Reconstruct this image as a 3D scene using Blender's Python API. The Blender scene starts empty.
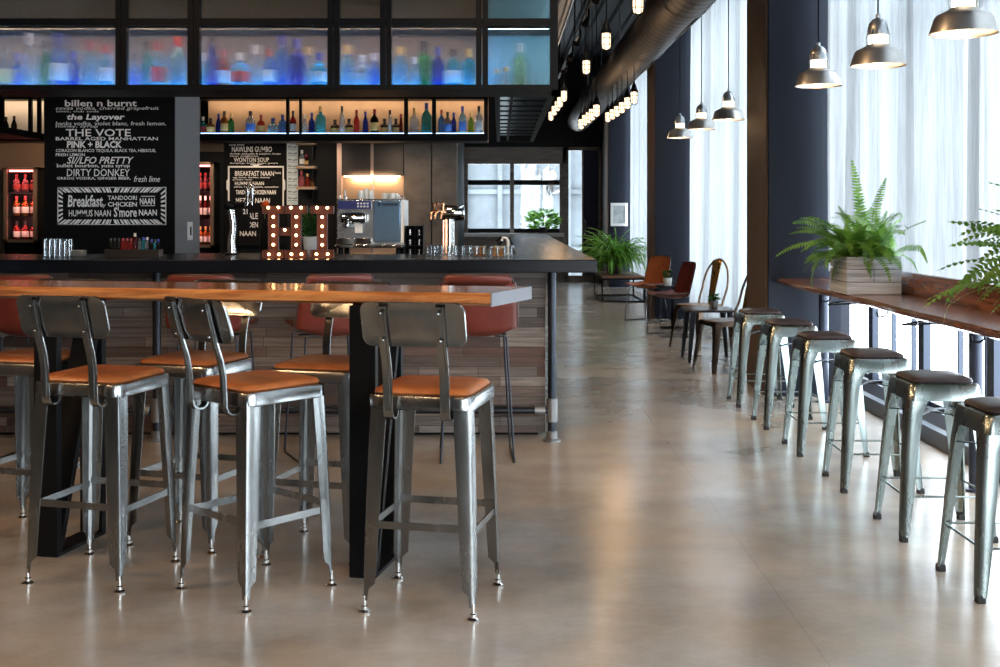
import bpy, bmesh, math, random
from mathutils import Vector, Matrix
random.seed(7)
PI = math.pi
scene = bpy.context.scene
COL = scene.collection

# ------------------------------------------------------------------ camera
cam_data = bpy.data.cameras.new('camera')
cam = bpy.data.objects.new('camera', cam_data)
COL.objects.link(cam)
F, CX, HY, EYE = 1180.0, 500.0, 213.0, 1.4
cam.location = (0, 0, EYE)
cam.rotation_euler = (PI / 2, 0, 0)
cam_data.sensor_width = 36.0
cam_data.lens = F / 1000 * 36.0
cam_data.shift_y = -(333.5 - HY) / 1000
cam_data.clip_start = 0.05
cam_data.clip_end = 200
scene.camera = cam


def at(px, py, Y):
    """point seen at pixel (px,py) lying at depth Y metres"""
    return Vector(((px - CX) / F * Y, Y, EYE - (py - HY) / F * Y))


# ------------------------------------------------------------------ colour / exposure
vs = scene.view_settings
vs.view_transform = 'Standard'
vs.look = 'None'
vs.gamma = 1.0
vs.use_curve_mapping = False
vs.exposure = 0.0
scene.cycles.max_bounces = 8
scene.cycles.diffuse_bounces = 4
scene.cycles.transparent_max_bounces = 24
scene.cycles.sample_clamp_indirect = 6.0
scene.cycles.caustics_reflective = False
scene.cycles.caustics_refractive = False

# ------------------------------------------------------------------ world: bright overcast daylight outside
world = bpy.data.worlds.new('daylight')
scene.world = world
world.use_nodes = True
wn = world.node_tree.nodes
bg = wn['Background']
bg.inputs[0].default_value = (0.87, 0.945, 1.0, 1)
bg.inputs[1].default_value = 16.0


def lamp(name, kind, loc, energy, color=(1, 1, 1), size=0.2, size_y=None, aim=None, spot=None, blend=0.5):
    l = bpy.data.lights.new(name, kind)
    l.energy = energy
    l.color = color
    if kind == 'AREA':
        l.shape = 'RECTANGLE'
        l.size = size
        l.size_y = size_y or size
    else:
        l.shadow_soft_size = size
    if kind == 'SPOT':
        l.spot_size = spot
        l.spot_blend = blend
    o = bpy.data.objects.new(name, l)
    o.location = loc
    if aim is not None:
        o.rotation_euler = (Vector(aim) - Vector(loc)).to_track_quat('-Z', 'Y').to_euler()
    COL.objects.link(o)
    return o


WARM = (1.0, 0.62, 0.32)
# sky portals in the window openings
for (y0, y1) in ((-2.6, 2.2), (3.2, 8.95), (9.8, 15.5), (16.4, 22.1)):
    p = lamp('window_portal', 'AREA', (2.86, (y0 + y1) / 2, 2.25), 1, (1, 1, 1), 4.2, y1 - y0, aim=(0, (y0 + y1) / 2, 2.25))
    p.rotation_euler = (0, PI / 2, 0)
    p.data.cycles.is_portal = True
p = lamp('window_portal', 'AREA', (1.8, -3.45, 2.2), 1, (1, 1, 1), 1.9, 3.5, aim=(1.8, 5, 2.2))  # serves the added opening behind the camera
p.data.cycles.is_portal = True
p = lamp('window_portal', 'AREA', (0.8, 23.95, 1.5), 1, (1, 1, 1), 3.2, 2.8, aim=(0.8, 0, 1.5))
p.data.cycles.is_portal = True
# unseen warm spots; the pair aimed at the window stools is added for highlights
for (x, y, tx, ty, e) in ((-3.9, 2.6, -1.6, 4.9, 190), (-4.2, 1.4, -0.9, 4.4, 160), (-2.6, 0.2, -0.6, 3.0, 130), (-4.6, 3.8, -1.2, 5.0, 280), (-1.2, 5.2, 1.9, 5.8, 170), (-1.2, 7.6, 1.9, 7.8, 120),
                          (-0.2, 4.2, 0.6, 7.6, 120), (-2.6, 4.6, -1.6, 7.4, 150), (0.3, 1.0, 0.3, 3.0, 110), (0.2, 6.6, 0.3, 7.6, 50)):
    lamp('warm_spot', 'SPOT', (x, y, 3.9), e, WARM, 0.16, aim=(tx, ty, 0.6), spot=math.radians(62), blend=0.6)
for y in (8.6, 11.4, 14.2, 17.0, 19.8):
    lamp('aisle_fill_spot', 'SPOT', (0.85, y, 4.2), 230, (1.0, 0.82, 0.62), 0.25, aim=(0.95, y + 0.4, 0), spot=math.radians(58), blend=0.8)  # unseen spots added to brighten the aisle floor
# unseen spots added to brighten the boards and things around the bar
for (x, y, z, tx, ty, tz, e) in ((-4.55, 12.2, 2.0, -5.4, 13.3, 1.95, 60), (-3.3, 12.3, 2.11, -3.3, 13.3, 1.3, 12), (-2.75, 12.3, 2.11, -2.75, 13.3, 1.35, 34), (-2.1, 12.3, 2.11, -2.1, 13.3, 1.5, 22),
                                 (-1.2, 12.3, 2.11, -1.2, 13.3, 1.3, 14), (-0.75, 12.3, 2.11, -0.75, 13.3, 1.2, 10),
                                 (-2.7, 7.5, 2.13, -2.75, 9.3, 1.5, 14), (-2.0, 7.5, 2.13, -1.9, 7.9, 1.1, 9), (-1.25, 7.5, 2.13, -0.95, 8.5, 1.2, 20), (-0.45, 7.5, 2.13, -0.35, 7.9, 1.2, 14)):
    lamp('bar_fill_spot', 'SPOT', (x, y, z), e, (1.0, 0.74, 0.5), 0.05, aim=(tx, ty, tz), spot=math.radians(95), blend=0.8)

# ------------------------------------------------------------------ materials
MATS = {}


def nodes_of(name):
    m = bpy.data.materials.new(name)
    m.use_nodes = True
    nt = m.node_tree
    return m, nt, nt.nodes['Principled BSDF']


def N(nt, kind, **kw):
    n = nt.nodes.new(kind)
    for k, v in kw.items():
        if k.startswith('i_'):
            n.inputs[k[2:].replace('_', ' ')].default_value = v
        else:
            setattr(n, k, v)
    return n


def ramp(nt, fac, stops):
    r = nt.nodes.new('ShaderNodeValToRGB')
    els = r.color_ramp.elements
    while len(els) < len(stops):
        els.new(0.5)
    for e, (p, c) in zip(els, stops):
        e.position = p
        e.color = (c[0], c[1], c[2], 1)
    nt.links.new(fac, r.inputs[0])
    return r


def coords(nt, scale=(1, 1, 1), obj=True):
    tc = nt.nodes.new('ShaderNodeTexCoord')
    mp = nt.nodes.new('ShaderNodeMapping')
    mp.inputs['Scale'].default_value = scale
    nt.links.new(tc.outputs['Object' if obj else 'Generated'], mp.inputs[0])
    return mp


def plain(name, col, rough=0.5, metal=0.0, var=0.0, scale=8.0, bump=0.0, emit=None, strength=0.0, trans=0.0, spec=0.5, stretch=(1, 1, 1), ior=1.45, coat=0.0):
    if name in MATS:
        return MATS[name]
    m, nt, b = nodes_of(name)
    b.inputs['Base Color'].default_value = (*col, 1)
    b.inputs['Roughness'].default_value = rough
    b.inputs['Metallic'].default_value = metal
    b.inputs['Specular IOR Level'].default_value = spec
    b.inputs['Transmission Weight'].default_value = trans
    b.inputs['IOR'].default_value = ior
    b.inputs['Coat Weight'].default_value = coat
    if emit:
        b.inputs['Emission Color'].default_value = (*emit, 1)
        b.inputs['Emission Strength'].default_value = strength
    if var or bump:
        mp = coords(nt, stretch)
        nz = N(nt, 'ShaderNodeTexNoise', i_Scale=scale, i_Detail=5.0, i_Roughness=0.6)
        nt.links.new(mp.outputs[0], nz.inputs['Vector'])
        if var:
            lo = [max(0, c * (1 - var)) for c in col]
            hi = [min(1, c * (1 + var)) for c in col]
            r = ramp(nt, nz.outputs['Fac'], ((0.3, lo), (0.7, hi)))
            nt.links.new(r.outputs[0], b.inputs['Base Color'])
            mr = N(nt, 'ShaderNodeMapRange')
            mr.inputs['To Min'].default_value = max(0.02, rough * 0.75)
            mr.inputs['To Max'].default_value = min(1, rough * 1.3)
            nt.links.new(nz.outputs['Fac'], mr.inputs['Value'])
            nt.links.new(mr.outputs[0], b.inputs['Roughness'])
        if bump:
            bp = N(nt, 'ShaderNodeBump', i_Strength=bump, i_Distance=0.01)
            nt.links.new(nz.outputs['Fac'], bp.inputs['Height'])
            nt.links.new(bp.outputs[0], b.inputs['Normal'])
    MATS[name] = m
    return m


def glow(name, col, strength):
    if name in MATS:
        return MATS[name]
    m = bpy.data.materials.new(name)
    m.use_nodes = True
    nt = m.node_tree
    nt.nodes.clear()
    e = N(nt, 'ShaderNodeEmission', i_Strength=strength)
    e.inputs[0].default_value = (*col, 1)
    o = nt.nodes.new('ShaderNodeOutputMaterial')
    nt.links.new(e.outputs[0], o.inputs[0])
    MATS[name] = m
    return m


def concrete_floor():
    m, nt, b = nodes_of('polished_concrete')
    mp = coords(nt)
    n1 = N(nt, 'ShaderNodeTexNoise', i_Scale=0.45, i_Detail=3.0, i_Roughness=0.5)
    n2 = N(nt, 'ShaderNodeTexNoise', i_Scale=1.9, i_Detail=6.0, i_Roughness=0.58)
    n3 = N(nt, 'ShaderNodeTexNoise', i_Scale=30.0, i_Detail=4.0, i_Roughness=0.7)
    n4 = N(nt, 'ShaderNodeTexNoise', i_Scale=1.1, i_Detail=4.0, i_Roughness=0.55)
    for n in (n1, n2, n3, n4):
        nt.links.new(mp.outputs[0], n.inputs['Vector'])
    r1 = ramp(nt, n1.outputs['Fac'], ((0.15, (0.125, 0.123, 0.119)), (0.85, (0.585, 0.572, 0.545))))
    r2 = ramp(nt, n2.outputs['Fac'], ((0.16, (0.02, 0.02, 0.02)), (0.84, (1.3, 1.3, 1.3))))
    mul = N(nt, 'ShaderNodeMixRGB', blend_type='MULTIPLY', i_Fac=0.8)
    nt.links.new(r1.outputs[0], mul.inputs[1])
    nt.links.new(r2.outputs[0], mul.inputs[2])
    r4 = ramp(nt, n4.outputs['Fac'], ((0.30, (0, 0, 0)), (0.95, (1, 1, 1))))
    tan = N(nt, 'ShaderNodeMixRGB', blend_type='MIX')
    tan.inputs[2].default_value = (0.31, 0.215, 0.12, 1)
    sc = N(nt, 'ShaderNodeMath', operation='MULTIPLY')
    sc.inputs[1].default_value = 1.0
    nt.links.new(r4.outputs[0], sc.inputs[0])
    nt.links.new(sc.outputs[0], tan.inputs[0])
    nt.links.new(mul.outputs[0], tan.inputs[1])
    r3 = ramp(nt, n3.outputs['Fac'], ((0.3, (0.88, 0.88, 0.88)), (0.7, (1.0, 1.0, 1.0))))
    m3 = N(nt, 'ShaderNodeMixRGB', blend_type='MULTIPLY', i_Fac=0.7)
    nt.links.new(tan.outputs[0], m3.inputs[1])
    nt.links.new(r3.outputs[0], m3.inputs[2])
    # one saw-cut joint running away from the viewer
    sx = N(nt, 'ShaderNodeSeparateXYZ')
    nt.links.new(mp.outputs[0], sx.inputs[0])
    a = N(nt, 'ShaderNodeMath', operation='SUBTRACT')
    a.inputs[1].default_value = 1.02
    w = N(nt, 'ShaderNodeMath', operation='PINGPONG')
    w.inputs[1].default_value = 1.9
    c = N(nt, 'ShaderNodeMath', operation='LESS_THAN')
    c.inputs[1].default_value = 0.002
    nt.links.new(sx.outputs['X'], a.inputs[0])
    nt.links.new(a.outputs[0], w.inputs[0])
    nt.links.new(w.outputs[0], c.inputs[0])
    jm = N(nt, 'ShaderNodeMath', operation='MULTIPLY')
    jm.inputs[1].default_value = 0.35
    nt.links.new(c.outputs[0], jm.inputs[0])
    jt = N(nt, 'ShaderNodeMixRGB')
    jt.inputs[2].default_value = (0.10, 0.09, 0.08, 1)
    nt.links.new(jm.outputs[0], jt.inputs[0])
    nt.links.new(m3.outputs[0], jt.inputs[1])
    nt.links.new(jt.outputs[0], b.inputs['Base Color'])
    mr = N(nt, 'ShaderNodeMapRange')
    mr.inputs['From Min'].default_value = 0.0
    mr.inputs['From Max'].default_value = 1.0
    mr.inputs['To Min'].default_value = 0.11
    mr.inputs['To Max'].default_value = 0.33
    nt.links.new(n4.outputs['Fac'], mr.inputs['Value'])
    nt.links.new(mr.outputs[0], b.inputs['Roughness'])
    b.inputs['Specular IOR Level'].default_value = 0.55
    return m


def planks(name, cols, w=1.1, h=0.075, rough=0.55, horizontal='X'):
    """staggered reclaimed boards, laid along X (or Y) on a vertical face"""
    m, nt, b = nodes_of(name)
    tc = nt.nodes.new('ShaderNodeTexCoord')
    sx = N(nt, 'ShaderNodeSeparateXYZ')
    nt.links.new(tc.outputs['Object'], sx.inputs[0])
    cb = N(nt, 'ShaderNodeCombineXYZ')
    nt.links.new(sx.outputs[horizontal], cb.inputs[0])
    nt.links.new(sx.outputs['Z'], cb.inputs[1])
    br = N(nt, 'ShaderNodeTexBrick', offset=0.37, offset_frequency=2, squash=0.6, squash_frequency=3)
    br.inputs['Color1'].default_value = (0, 0, 0, 1)
    br.inputs['Color2'].default_value = (1, 1, 1, 1)
    br.inputs['Mortar'].default_value = (0.5, 0.5, 0.5, 1)
    br.inputs['Scale'].default_value = 1.0
    br.inputs['Mortar Size'].default_value = 0.0018
    br.inputs['Brick Width'].default_value = w
    br.inputs['Row Height'].default_value = h
    nt.links.new(cb.outputs[0], br.inputs['Vector'])
    step = 1.0 / (len(cols) - 1)
    r = ramp(nt, br.outputs['Color'], [(i * step, c) for i, c in enumerate(cols)])
    mp = N(nt, 'ShaderNodeMapping')
    mp.inputs['Scale'].default_value = (2.2, 46, 1)
    nt.links.new(cb.outputs[0], mp.inputs[0])
    nz = N(nt, 'ShaderNodeTexNoise', i_Scale=1.0, i_Detail=6.0, i_Roughness=0.7, i_Distortion=0.5)
    nt.links.new(mp.outputs[0], nz.inputs['Vector'])
    g = ramp(nt, nz.outputs['Fac'], ((0.30, (0.25, 0.25, 0.25)), (0.68, (1.2, 1.2, 1.2))))
    mu = N(nt, 'ShaderNodeMixRGB', blend_type='MULTIPLY', i_Fac=0.85)
    nt.links.new(r.outputs[0], mu.inputs[1])
    nt.links.new(g.outputs[0], mu.inputs[2])
    mo = N(nt, 'ShaderNodeMixRGB')
    mo.inputs[2].default_value = (0.012, 0.009, 0.008, 1)
    nt.links.new(br.outputs['Fac'], mo.inputs[0])
    nt.links.new(mu.outputs[0], mo.inputs[1])
    nt.links.new(mo.outputs[0], b.inputs['Base Color'])
    b.inputs['Roughness'].default_value = rough
    bp = N(nt, 'ShaderNodeBump', i_Strength=0.25, i_Distance=0.004)
    nt.links.new(nz.outputs['Fac'], bp.inputs['Height'])
    nt.links.new(bp.outputs[0], b.inputs['Normal'])
    MATS[name] = m
    return m


def grain(name, dark, mid, light, axis='X', rough=0.3, coat=0.0, stretch=14.0):
    m, nt, b = nodes_of(name)
    s = {'X': (1.0, stretch, stretch), 'Y': (stretch, 1.0, stretch), 'Z': (stretch, stretch, 1.0)}[axis]
    mp = coords(nt, s)
    nz = N(nt, 'ShaderNodeTexNoise', i_Scale=1.6, i_Detail=8.0, i_Roughness=0.65, i_Distortion=1.2)
    nt.links.new(mp.outputs[0], nz.inputs['Vector'])
    r = ramp(nt, nz.outputs['Fac'], ((0.30, dark), (0.5, mid), (0.68, light)))
    nt.links.new(r.outputs[0], b.inputs['Base Color'])
    b.inputs['Roughness'].default_value = rough
    b.inputs['Coat Weight'].default_value = coat
    b.inputs['Coat Roughness'].default_value = 0.12
    bp = N(nt, 'ShaderNodeBump', i_Strength=0.12, i_Distance=0.004)
    nt.links.new(nz.outputs['Fac'], bp.inputs['Height'])
    nt.links.new(bp.outputs[0], b.inputs['Normal'])
    MATS[name] = m
    return m


def sheer(name, col, thru=0.12):
    m = bpy.data.materials.new(name)
    m.use_nodes = True
    nt = m.node_tree
    nt.nodes.clear()
    mp = coords(nt, (1, 60, 1.2))
    nz = N(nt, 'ShaderNodeTexNoise', i_Scale=2.0, i_Detail=4.0, i_Roughness=0.7)
    nt.links.new(mp.outputs[0], nz.inputs['Vector'])
    r = ramp(nt, nz.outputs['Fac'], ((0.3, [c * 0.74 for c in col]), (0.65, col)))  # darker streaks put extra fold shading into the cloth colour
    d = N(nt, 'ShaderNodeBsdfDiffuse')
    t = N(nt, 'ShaderNodeBsdfTranslucent')
    x = N(nt, 'ShaderNodeBsdfTransparent')
    for q in (d, t):
        nt.links.new(r.outputs[0], q.inputs[0])
    a = N(nt, 'ShaderNodeMixShader', i_Fac=0.62)
    c = N(nt, 'ShaderNodeMixShader', i_Fac=thru)
    nt.links.new(d.outputs[0], a.inputs[1])
    nt.links.new(t.outputs[0], a.inputs[2])
    nt.links.new(a.outputs[0], c.inputs[1])
    nt.links.new(x.outputs[0], c.inputs[2])
    o = nt.nodes.new('ShaderNodeOutputMaterial')
    nt.links.new(c.outputs[0], o.inputs[0])
    MATS[name] = m
    return m


def pane_glass(name, tint=(0.95, 0.98, 1.0), refl=0.03, rough=0.02):
    m = bpy.data.materials.new(name)
    m.use_nodes = True
    nt = m.node_tree
    nt.nodes.clear()
    x = N(nt, 'ShaderNodeBsdfTransparent')
    x.inputs[0].default_value = (*tint, 1)
    g = N(nt, 'ShaderNodeBsdfGlossy')
    g.inputs['Roughness'].default_value = rough
    c = N(nt, 'ShaderNodeMixShader', i_Fac=refl)
    nt.links.new(x.outputs[0], c.inputs[1])
    nt.links.new(g.outputs[0], c.inputs[2])
    o = nt.nodes.new('ShaderNodeOutputMaterial')
    nt.links.new(c.outputs[0], o.inputs[0])
    MATS[name] = m
    return m


def reeded_glass():
    """vertically reeded glass: smears what stands behind it sideways"""
    m = bpy.data.materials.new('reeded_glass')
    m.use_nodes = True
    nt = m.node_tree
    nt.nodes.clear()
    mp = coords(nt, (1, 1, 1))
    wv = N(nt, 'ShaderNodeTexWave', wave_type='BANDS', bands_direction='X', i_Scale=30.0, i_Distortion=0.0)
    nt.links.new(mp.outputs[0], wv.inputs['Vector'])
    bp = N(nt, 'ShaderNodeBump', i_Strength=1.0, i_Distance=0.006)
    nt.links.new(wv.outputs['Fac'], bp.inputs['Height'])
    rf = N(nt, 'ShaderNodeBsdfRefraction', i_IOR=1.10, i_Roughness=0.03)
    rf.inputs[0].default_value = (0.93, 0.97, 1.0, 1)
    nt.links.new(bp.outputs[0], rf.inputs['Normal'])
    g = N(nt, 'ShaderNodeBsdfGlossy', i_Roughness=0.12)
    nt.links.new(bp.outputs[0], g.inputs['Normal'])
    tr = N(nt, 'ShaderNodeBsdfTransparent')
    tr.inputs[0].default_value = (0.93, 0.97, 1.0, 1)
    a = N(nt, 'ShaderNodeMixShader', i_Fac=0.40)
    nt.links.new(rf.outputs[0], a.inputs[1])
    nt.links.new(tr.outputs[0], a.inputs[2])
    c = N(nt, 'ShaderNodeMixShader', i_Fac=0.06)
    nt.links.new(a.outputs[0], c.inputs[1])
    nt.links.new(g.outputs[0], c.inputs[2])
    o = nt.nodes.new('ShaderNodeOutputMaterial')
    nt.links.new(c.outputs[0], o.inputs[0])
    MATS['reeded_glass'] = m
    return m


def leaf_mat(name, col, col2):
    m, nt, b = nodes_of(name)
    mp = coords(nt)
    nz = N(nt, 'ShaderNodeTexNoise', i_Scale=9.0, i_Detail=3.0)
    nt.links.new(mp.outputs[0], nz.inputs['Vector'])
    r = ramp(nt, nz.outputs['Fac'], ((0.35, col), (0.65, col2)))
    nt.links.new(r.outputs[0], b.inputs['Base Color'])
    b.inputs['Roughness'].default_value = 0.5
    t = N(nt, 'ShaderNodeBsdfTranslucent')
    nt.links.new(r.outputs[0], t.inputs[0])
    a = N(nt, 'ShaderNodeMixShader', i_Fac=0.35)
    o = nt.nodes['Material Output']
    nt.links.new(b.outputs[0], a.inputs[1])
    nt.links.new(t.outputs[0], a.inputs[2])
    nt.links.new(a.outputs[0], o.inputs[0])
    MATS[name] = m
    return m


M_floor = concrete_floor()
M_navy = plain('navy_wall_paint', (0.0075, 0.010, 0.018), 0.6, spec=0.25, var=0.12, scale=3)
M_dark = plain('dark_wall_paint', (0.006, 0.006, 0.007), 0.6, spec=0.2)
M_taupe = plain('taupe_wall_paint', (0.13, 0.085, 0.058), 0.6, spec=0.2, var=0.06)
M_ceil = plain('black_ceiling_deck', (0.009, 0.010, 0.014), 0.6, spec=0.2)
M_black = plain('black_steel', (0.0045, 0.0045, 0.005), 0.42, 0.0, spec=0.09)
M_blackmetal = plain('black_pipe_metal', (0.035, 0.04, 0.05), 0.38, 0.8)
M_raw = plain('raw_brushed_steel', (0.235, 0.24, 0.238), 0.25, 1.0, var=0.22, scale=7, stretch=(1, 1, 0.4))
M_gun = plain('galvanised_gunmetal', (0.27, 0.315, 0.308), 0.27, 1.0, var=0.28, scale=6, stretch=(1, 1, 0.3))
M_chrome = plain('polished_chrome', (0.75, 0.74, 0.72), 0.10, 1.0)
M_stain = plain('stainless_steel', (0.52, 0.51, 0.50), 0.26, 1.0, var=0.08)
M_copper = plain('copper_tube', (0.72, 0.36, 0.20), 0.22, 1.0)
M_brass = plain('antique_brass_sheet', (0.52, 0.30, 0.10), 0.28, 1.0, var=0.2)
M_tan = plain('tan_leather', (0.30, 0.088, 0.024), 0.40, var=0.25, scale=14, bump=0.15)
M_red = plain('oxblood_leather', (0.125, 0.024, 0.016), 0.36, var=0.2, scale=9, bump=0.15)
M_saddle = plain('saddle_leather', (0.30, 0.085, 0.028), 0.36, var=0.2, scale=9, bump=0.15)
M_cush = plain('dark_brown_vinyl', (0.030, 0.020, 0.020), 0.40, var=0.2, scale=10, bump=0.1)
M_rub = plain('black_rubber', (0.01, 0.01, 0.01), 0.7)
M_slab = plain('honed_black_stone', (0.006, 0.007, 0.010), 0.24, var=0.3, scale=3, spec=0.16)
M_live = grain('live_edge_timber', (0.09, 0.026, 0.008), (0.33, 0.115, 0.032), (0.56, 0.24, 0.07), 'X', 0.22, 0.5, 12)
M_epoxy = plain('grey_sawn_end', (0.115, 0.115, 0.13), 0.5, var=0.08)
M_counter = grain('walnut_slab', (0.07, 0.022, 0.010), (0.17, 0.06, 0.024), (0.30, 0.115, 0.045), 'Y', 0.25, 0.4, 9)
M_front = planks('reclaimed_boards', ((0.045, 0.022, 0.015), (0.16, 0.135, 0.12), (0.085, 0.036, 0.023), (0.25, 0.215, 0.19), (0.055, 0.030, 0.023), (0.17, 0.14, 0.12), (0.10, 0.060, 0.044)), 0.62, 0.062)
M_crate = planks('weathered_crate_boards', ((0.66, 0.72, 0.80), (0.78, 0.83, 0.90), (0.52, 0.56, 0.62)), 3.0, 0.078, 0.75)
M_shelfwood = grain('pale_shelf_wood', (0.20, 0.13, 0.08), (0.32, 0.22, 0.14), (0.42, 0.30, 0.20), 'X', 0.5)
M_bench = grain('bench_timber', (0.05, 0.02, 0.012), (0.13, 0.055, 0.03), (0.22, 0.10, 0.05), 'X', 0.4)
M_curtain = sheer('sheer_linen_curtain', (0.215, 0.222, 0.228), 0.03)
M_pane = pane_glass('window_glass')
M_clear = pane_glass('drinking_glass', (0.90, 0.92, 0.93), 0.12, 0.04)
M_reed = reeded_glass()
M_chalkbd = plain('chalkboard_black', (0.0045, 0.0045, 0.005), 0.7, spec=0.12)
M_chalk = plain('white_chalk', (0.82, 0.80, 0.77), 0.9)
M_grey = plain('grey_column_paint', (0.15, 0.155, 0.165), 0.6)
M_white = plain('white_plastic', (0.75, 0.73, 0.70), 0.45)
M_paper = plain('pale_paper', (0.48, 0.56, 0.60), 0.8)
M_pot = plain('white_ceramic', (0.72, 0.70, 0.66), 0.35)
M_soil = plain('dark_soil', (0.03, 0.02, 0.014), 0.9)
M_rust = plain('rusty_tin', (0.085, 0.026, 0.016), 0.55, 0.3, var=0.25, scale=25)
M_marble = plain('grey_brown_stone', (0.105, 0.088, 0.075), 0.5, var=0.45, scale=5)
M_fern = leaf_mat('fern_green', (0.055, 0.17, 0.018), (0.19, 0.36, 0.05))
M_fern2 = leaf_mat('bright_fern_green', (0.07, 0.22, 0.02), (0.20, 0.42, 0.05))
M_box = leaf_mat('boxwood_green', (0.02, 0.09, 0.015), (0.06, 0.17, 0.03))
M_duct = plain('galvanised_duct', (0.10, 0.092, 0.088), 0.5, 0.75, var=0.2, scale=3)
M_bulb = glow('warm_bulb', (1.0, 0.78, 0.52), 5.0)
M_cagebulb = glow('warm_cage_bulb', (1.0, 0.74, 0.48), 2.6)
M_marq = glow('marquee_bulb', (1.0, 0.52, 0.22), 24.0)
M_blueled = glow('blue_light_panel', (0.012, 0.34, 1.0), 7.5)
M_warmled = glow('warm_light_strip', (1.0, 0.66, 0.36), 7.0)
M_redled = glow('red_fridge_light', (1.0, 0.20, 0.20), 9.0)


# ------------------------------------------------------------------ mesh helpers
class G:
    def __init__(s):
        s.bm = bmesh.new()

    def face(s, pts):
        try:
            return s.bm.faces.new([s.bm.verts.new(p) for p in pts])
        except ValueError:
            return None

    def rings(s, rings, cap0=True, cap1=True, closed=True):
        vv = [[s.bm.verts.new(p) for p in r] for r in rings]
        n = len(vv[0])
        for a, b in zip(vv, vv[1:]):
            for i in range(n if closed else n - 1):
                j = (i + 1) % n
                try:
                    s.bm.faces.new((a[i], a[j], b[j], b[i]))
                except ValueError:
                    pass
        if closed and cap0:
            s.bm.faces.new(list(reversed(vv[0])))
        if closed and cap1:
            s.bm.faces.new(vv[-1])
        return s

    def box(s, c, sz, rz=0.0, top=1.0):
        c = Vector(c)
        hx, hy, hz = sz[0] / 2, sz[1] / 2, sz[2] / 2
        R = Matrix.Rotation(rz, 3, 'Z')
        base = [(-hx, -hy), (hx, -hy), (hx, hy), (-hx, hy)]
        s.rings([[c + R @ Vector((x, y, -hz)) for x, y in base], [c + R @ Vector((x * top, y * top, hz)) for x, y in base]])
        return s

    def span(s, p, q):
        p, q = Vector(p), Vector(q)
        return s.box((p + q) / 2, [abs(a) for a in (q - p)])

    def beam(s, p, q, w, h, side=(0, 0, 1)):
        """rectangular bar from p to q; h measured along side"""
        p, q = Vector(p), Vector(q)
        d = (q - p).normalized()
        u = Vector(side)
        u = (u - d * u.dot(d))
        u = u.normalized() if u.length > 1e-5 else d.orthogonal().normalized()
        v = d.cross(u)
        k = [(-w / 2, -h / 2), (w / 2, -h / 2), (w / 2, h / 2), (-w / 2, h / 2)]
        s.rings([[c + v * a + u * b for a, b in k] for c in (p, q)])
        return s

    def tube(s, pts, r, n=8, closed=False):
        pts = [Vector(p) for p in pts]
        m = len(pts)
        rr = r if isinstance(r, (list, tuple)) else [r] * m
        prev = None
        rings = []
        for i, p in enumerate(pts):
            if closed:
                d = pts[(i + 1) % m] - pts[i - 1]
            else:
                d = pts[min(i + 1, m - 1)] - pts[max(i - 1, 0)]
            d.normalize()
            u = d.orthogonal() if prev is None else prev - d * prev.dot(d)
            if u.length < 1e-6:
                u = d.orthogonal()
            u.normalize()
            prev = u
            v = d.cross(u)
            rings.append([p + (u * math.cos(2 * PI * k / n) + v * math.sin(2 * PI * k / n)) * rr[i] for k in range(n)])
        if closed:
            rings.append(rings[0])
            s.rings(rings, False, False)
        else:
            s.rings(rings)
        return s

    def lathe(s, prof, c=(0, 0, 0), n=20, axis='Z', cap=True):
        c = Vector(c)
        rings = []
        for r, z in prof:
            ring = []
            for k in range(n):
                a = 2 * PI * k / n
                x, y = max(r, 1e-4) * math.cos(a), max(r, 1e-4) * math.sin(a)
                if axis == 'Z':
                    ring.append(c + Vector((x, y, z)))
                elif axis == 'Y':
                    ring.append(c + Vector((x, z, -y)))
                else:
                    ring.append(c + Vector((z, x, y)))
            rings.append(ring)
        s.rings(rings, cap, cap)
        return s

    def ball(s, c, r, n=10, squash=1.0):
        k = max(4, n // 2)
        return s.lathe([(r * math.sin(PI * i / k), -r * math.cos(PI * i / k) * squash) for i in range(k + 1)], c, n)

    def strip(s, path, width, thick, wdir=(1, 0, 0)):
        """flat bar bent along a path; width along wdir"""
        w = Vector(wdir).normalized()
        pts = [Vector(p) for p in path]
        rings = []
        for i, p in enumerate(pts):
            d = (pts[min(i + 1, len(pts) - 1)] - pts[max(i - 1, 0)]).normalized()
            nrm = d.cross(w).normalized()
            rings.append([p + w * a + nrm * b for a, b in ((-width / 2, -thick / 2), (width / 2, -thick / 2), (width / 2, thick / 2), (-width / 2, thick / 2))])
        s.rings(rings)
        return s

    def prism(s, poly, z0, z1, plane='XY', off=0.0):
        def P(a, b, z):
            return Vector((a, b, z)) if plane == 'XY' else (Vector((a, z, b)) if plane == 'XZ' else Vector((z, a, b)))
        s.rings([[P(a, b, z0) for a, b in poly], [P(a, b, z1) for a, b in poly]])
        return s

    def grid(s, rows):
        s.rings(rows, False, False, closed=False)
        return s

    def build(s, name, mat, parent=None, bevel=0.0, solid=0.0, smooth=35, seg=2, sub=0):
        bm = s.bm
        bmesh.ops.recalc_face_normals(bm, faces=bm.faces)
        me = bpy.data.meshes.new(name)
        bm.to_mesh(me)
        bm.free()
        me.materials.append(mat)
        if smooth:
            me.shade_smooth()
            me.set_sharp_from_angle(angle=math.radians(smooth))
        o = bpy.data.objects.new(name, me)
        COL.objects.link(o)
        if parent is not None:
            o.parent = parent
        if solid:
            md = o.modifiers.new('thick', 'SOLIDIFY')
            md.thickness = solid
            md.offset = 0
        if bevel:
            md = o.modifiers.new('bevel', 'BEVEL')
            md.width = bevel
            md.segments = seg
            md.limit_method = 'ANGLE'
            md.angle_limit = math.radians(40)
        if sub:
            md = o.modifiers.new('sub', 'SUBSURF')
            md.levels = sub
            md.render_levels = sub
        return o


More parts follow.
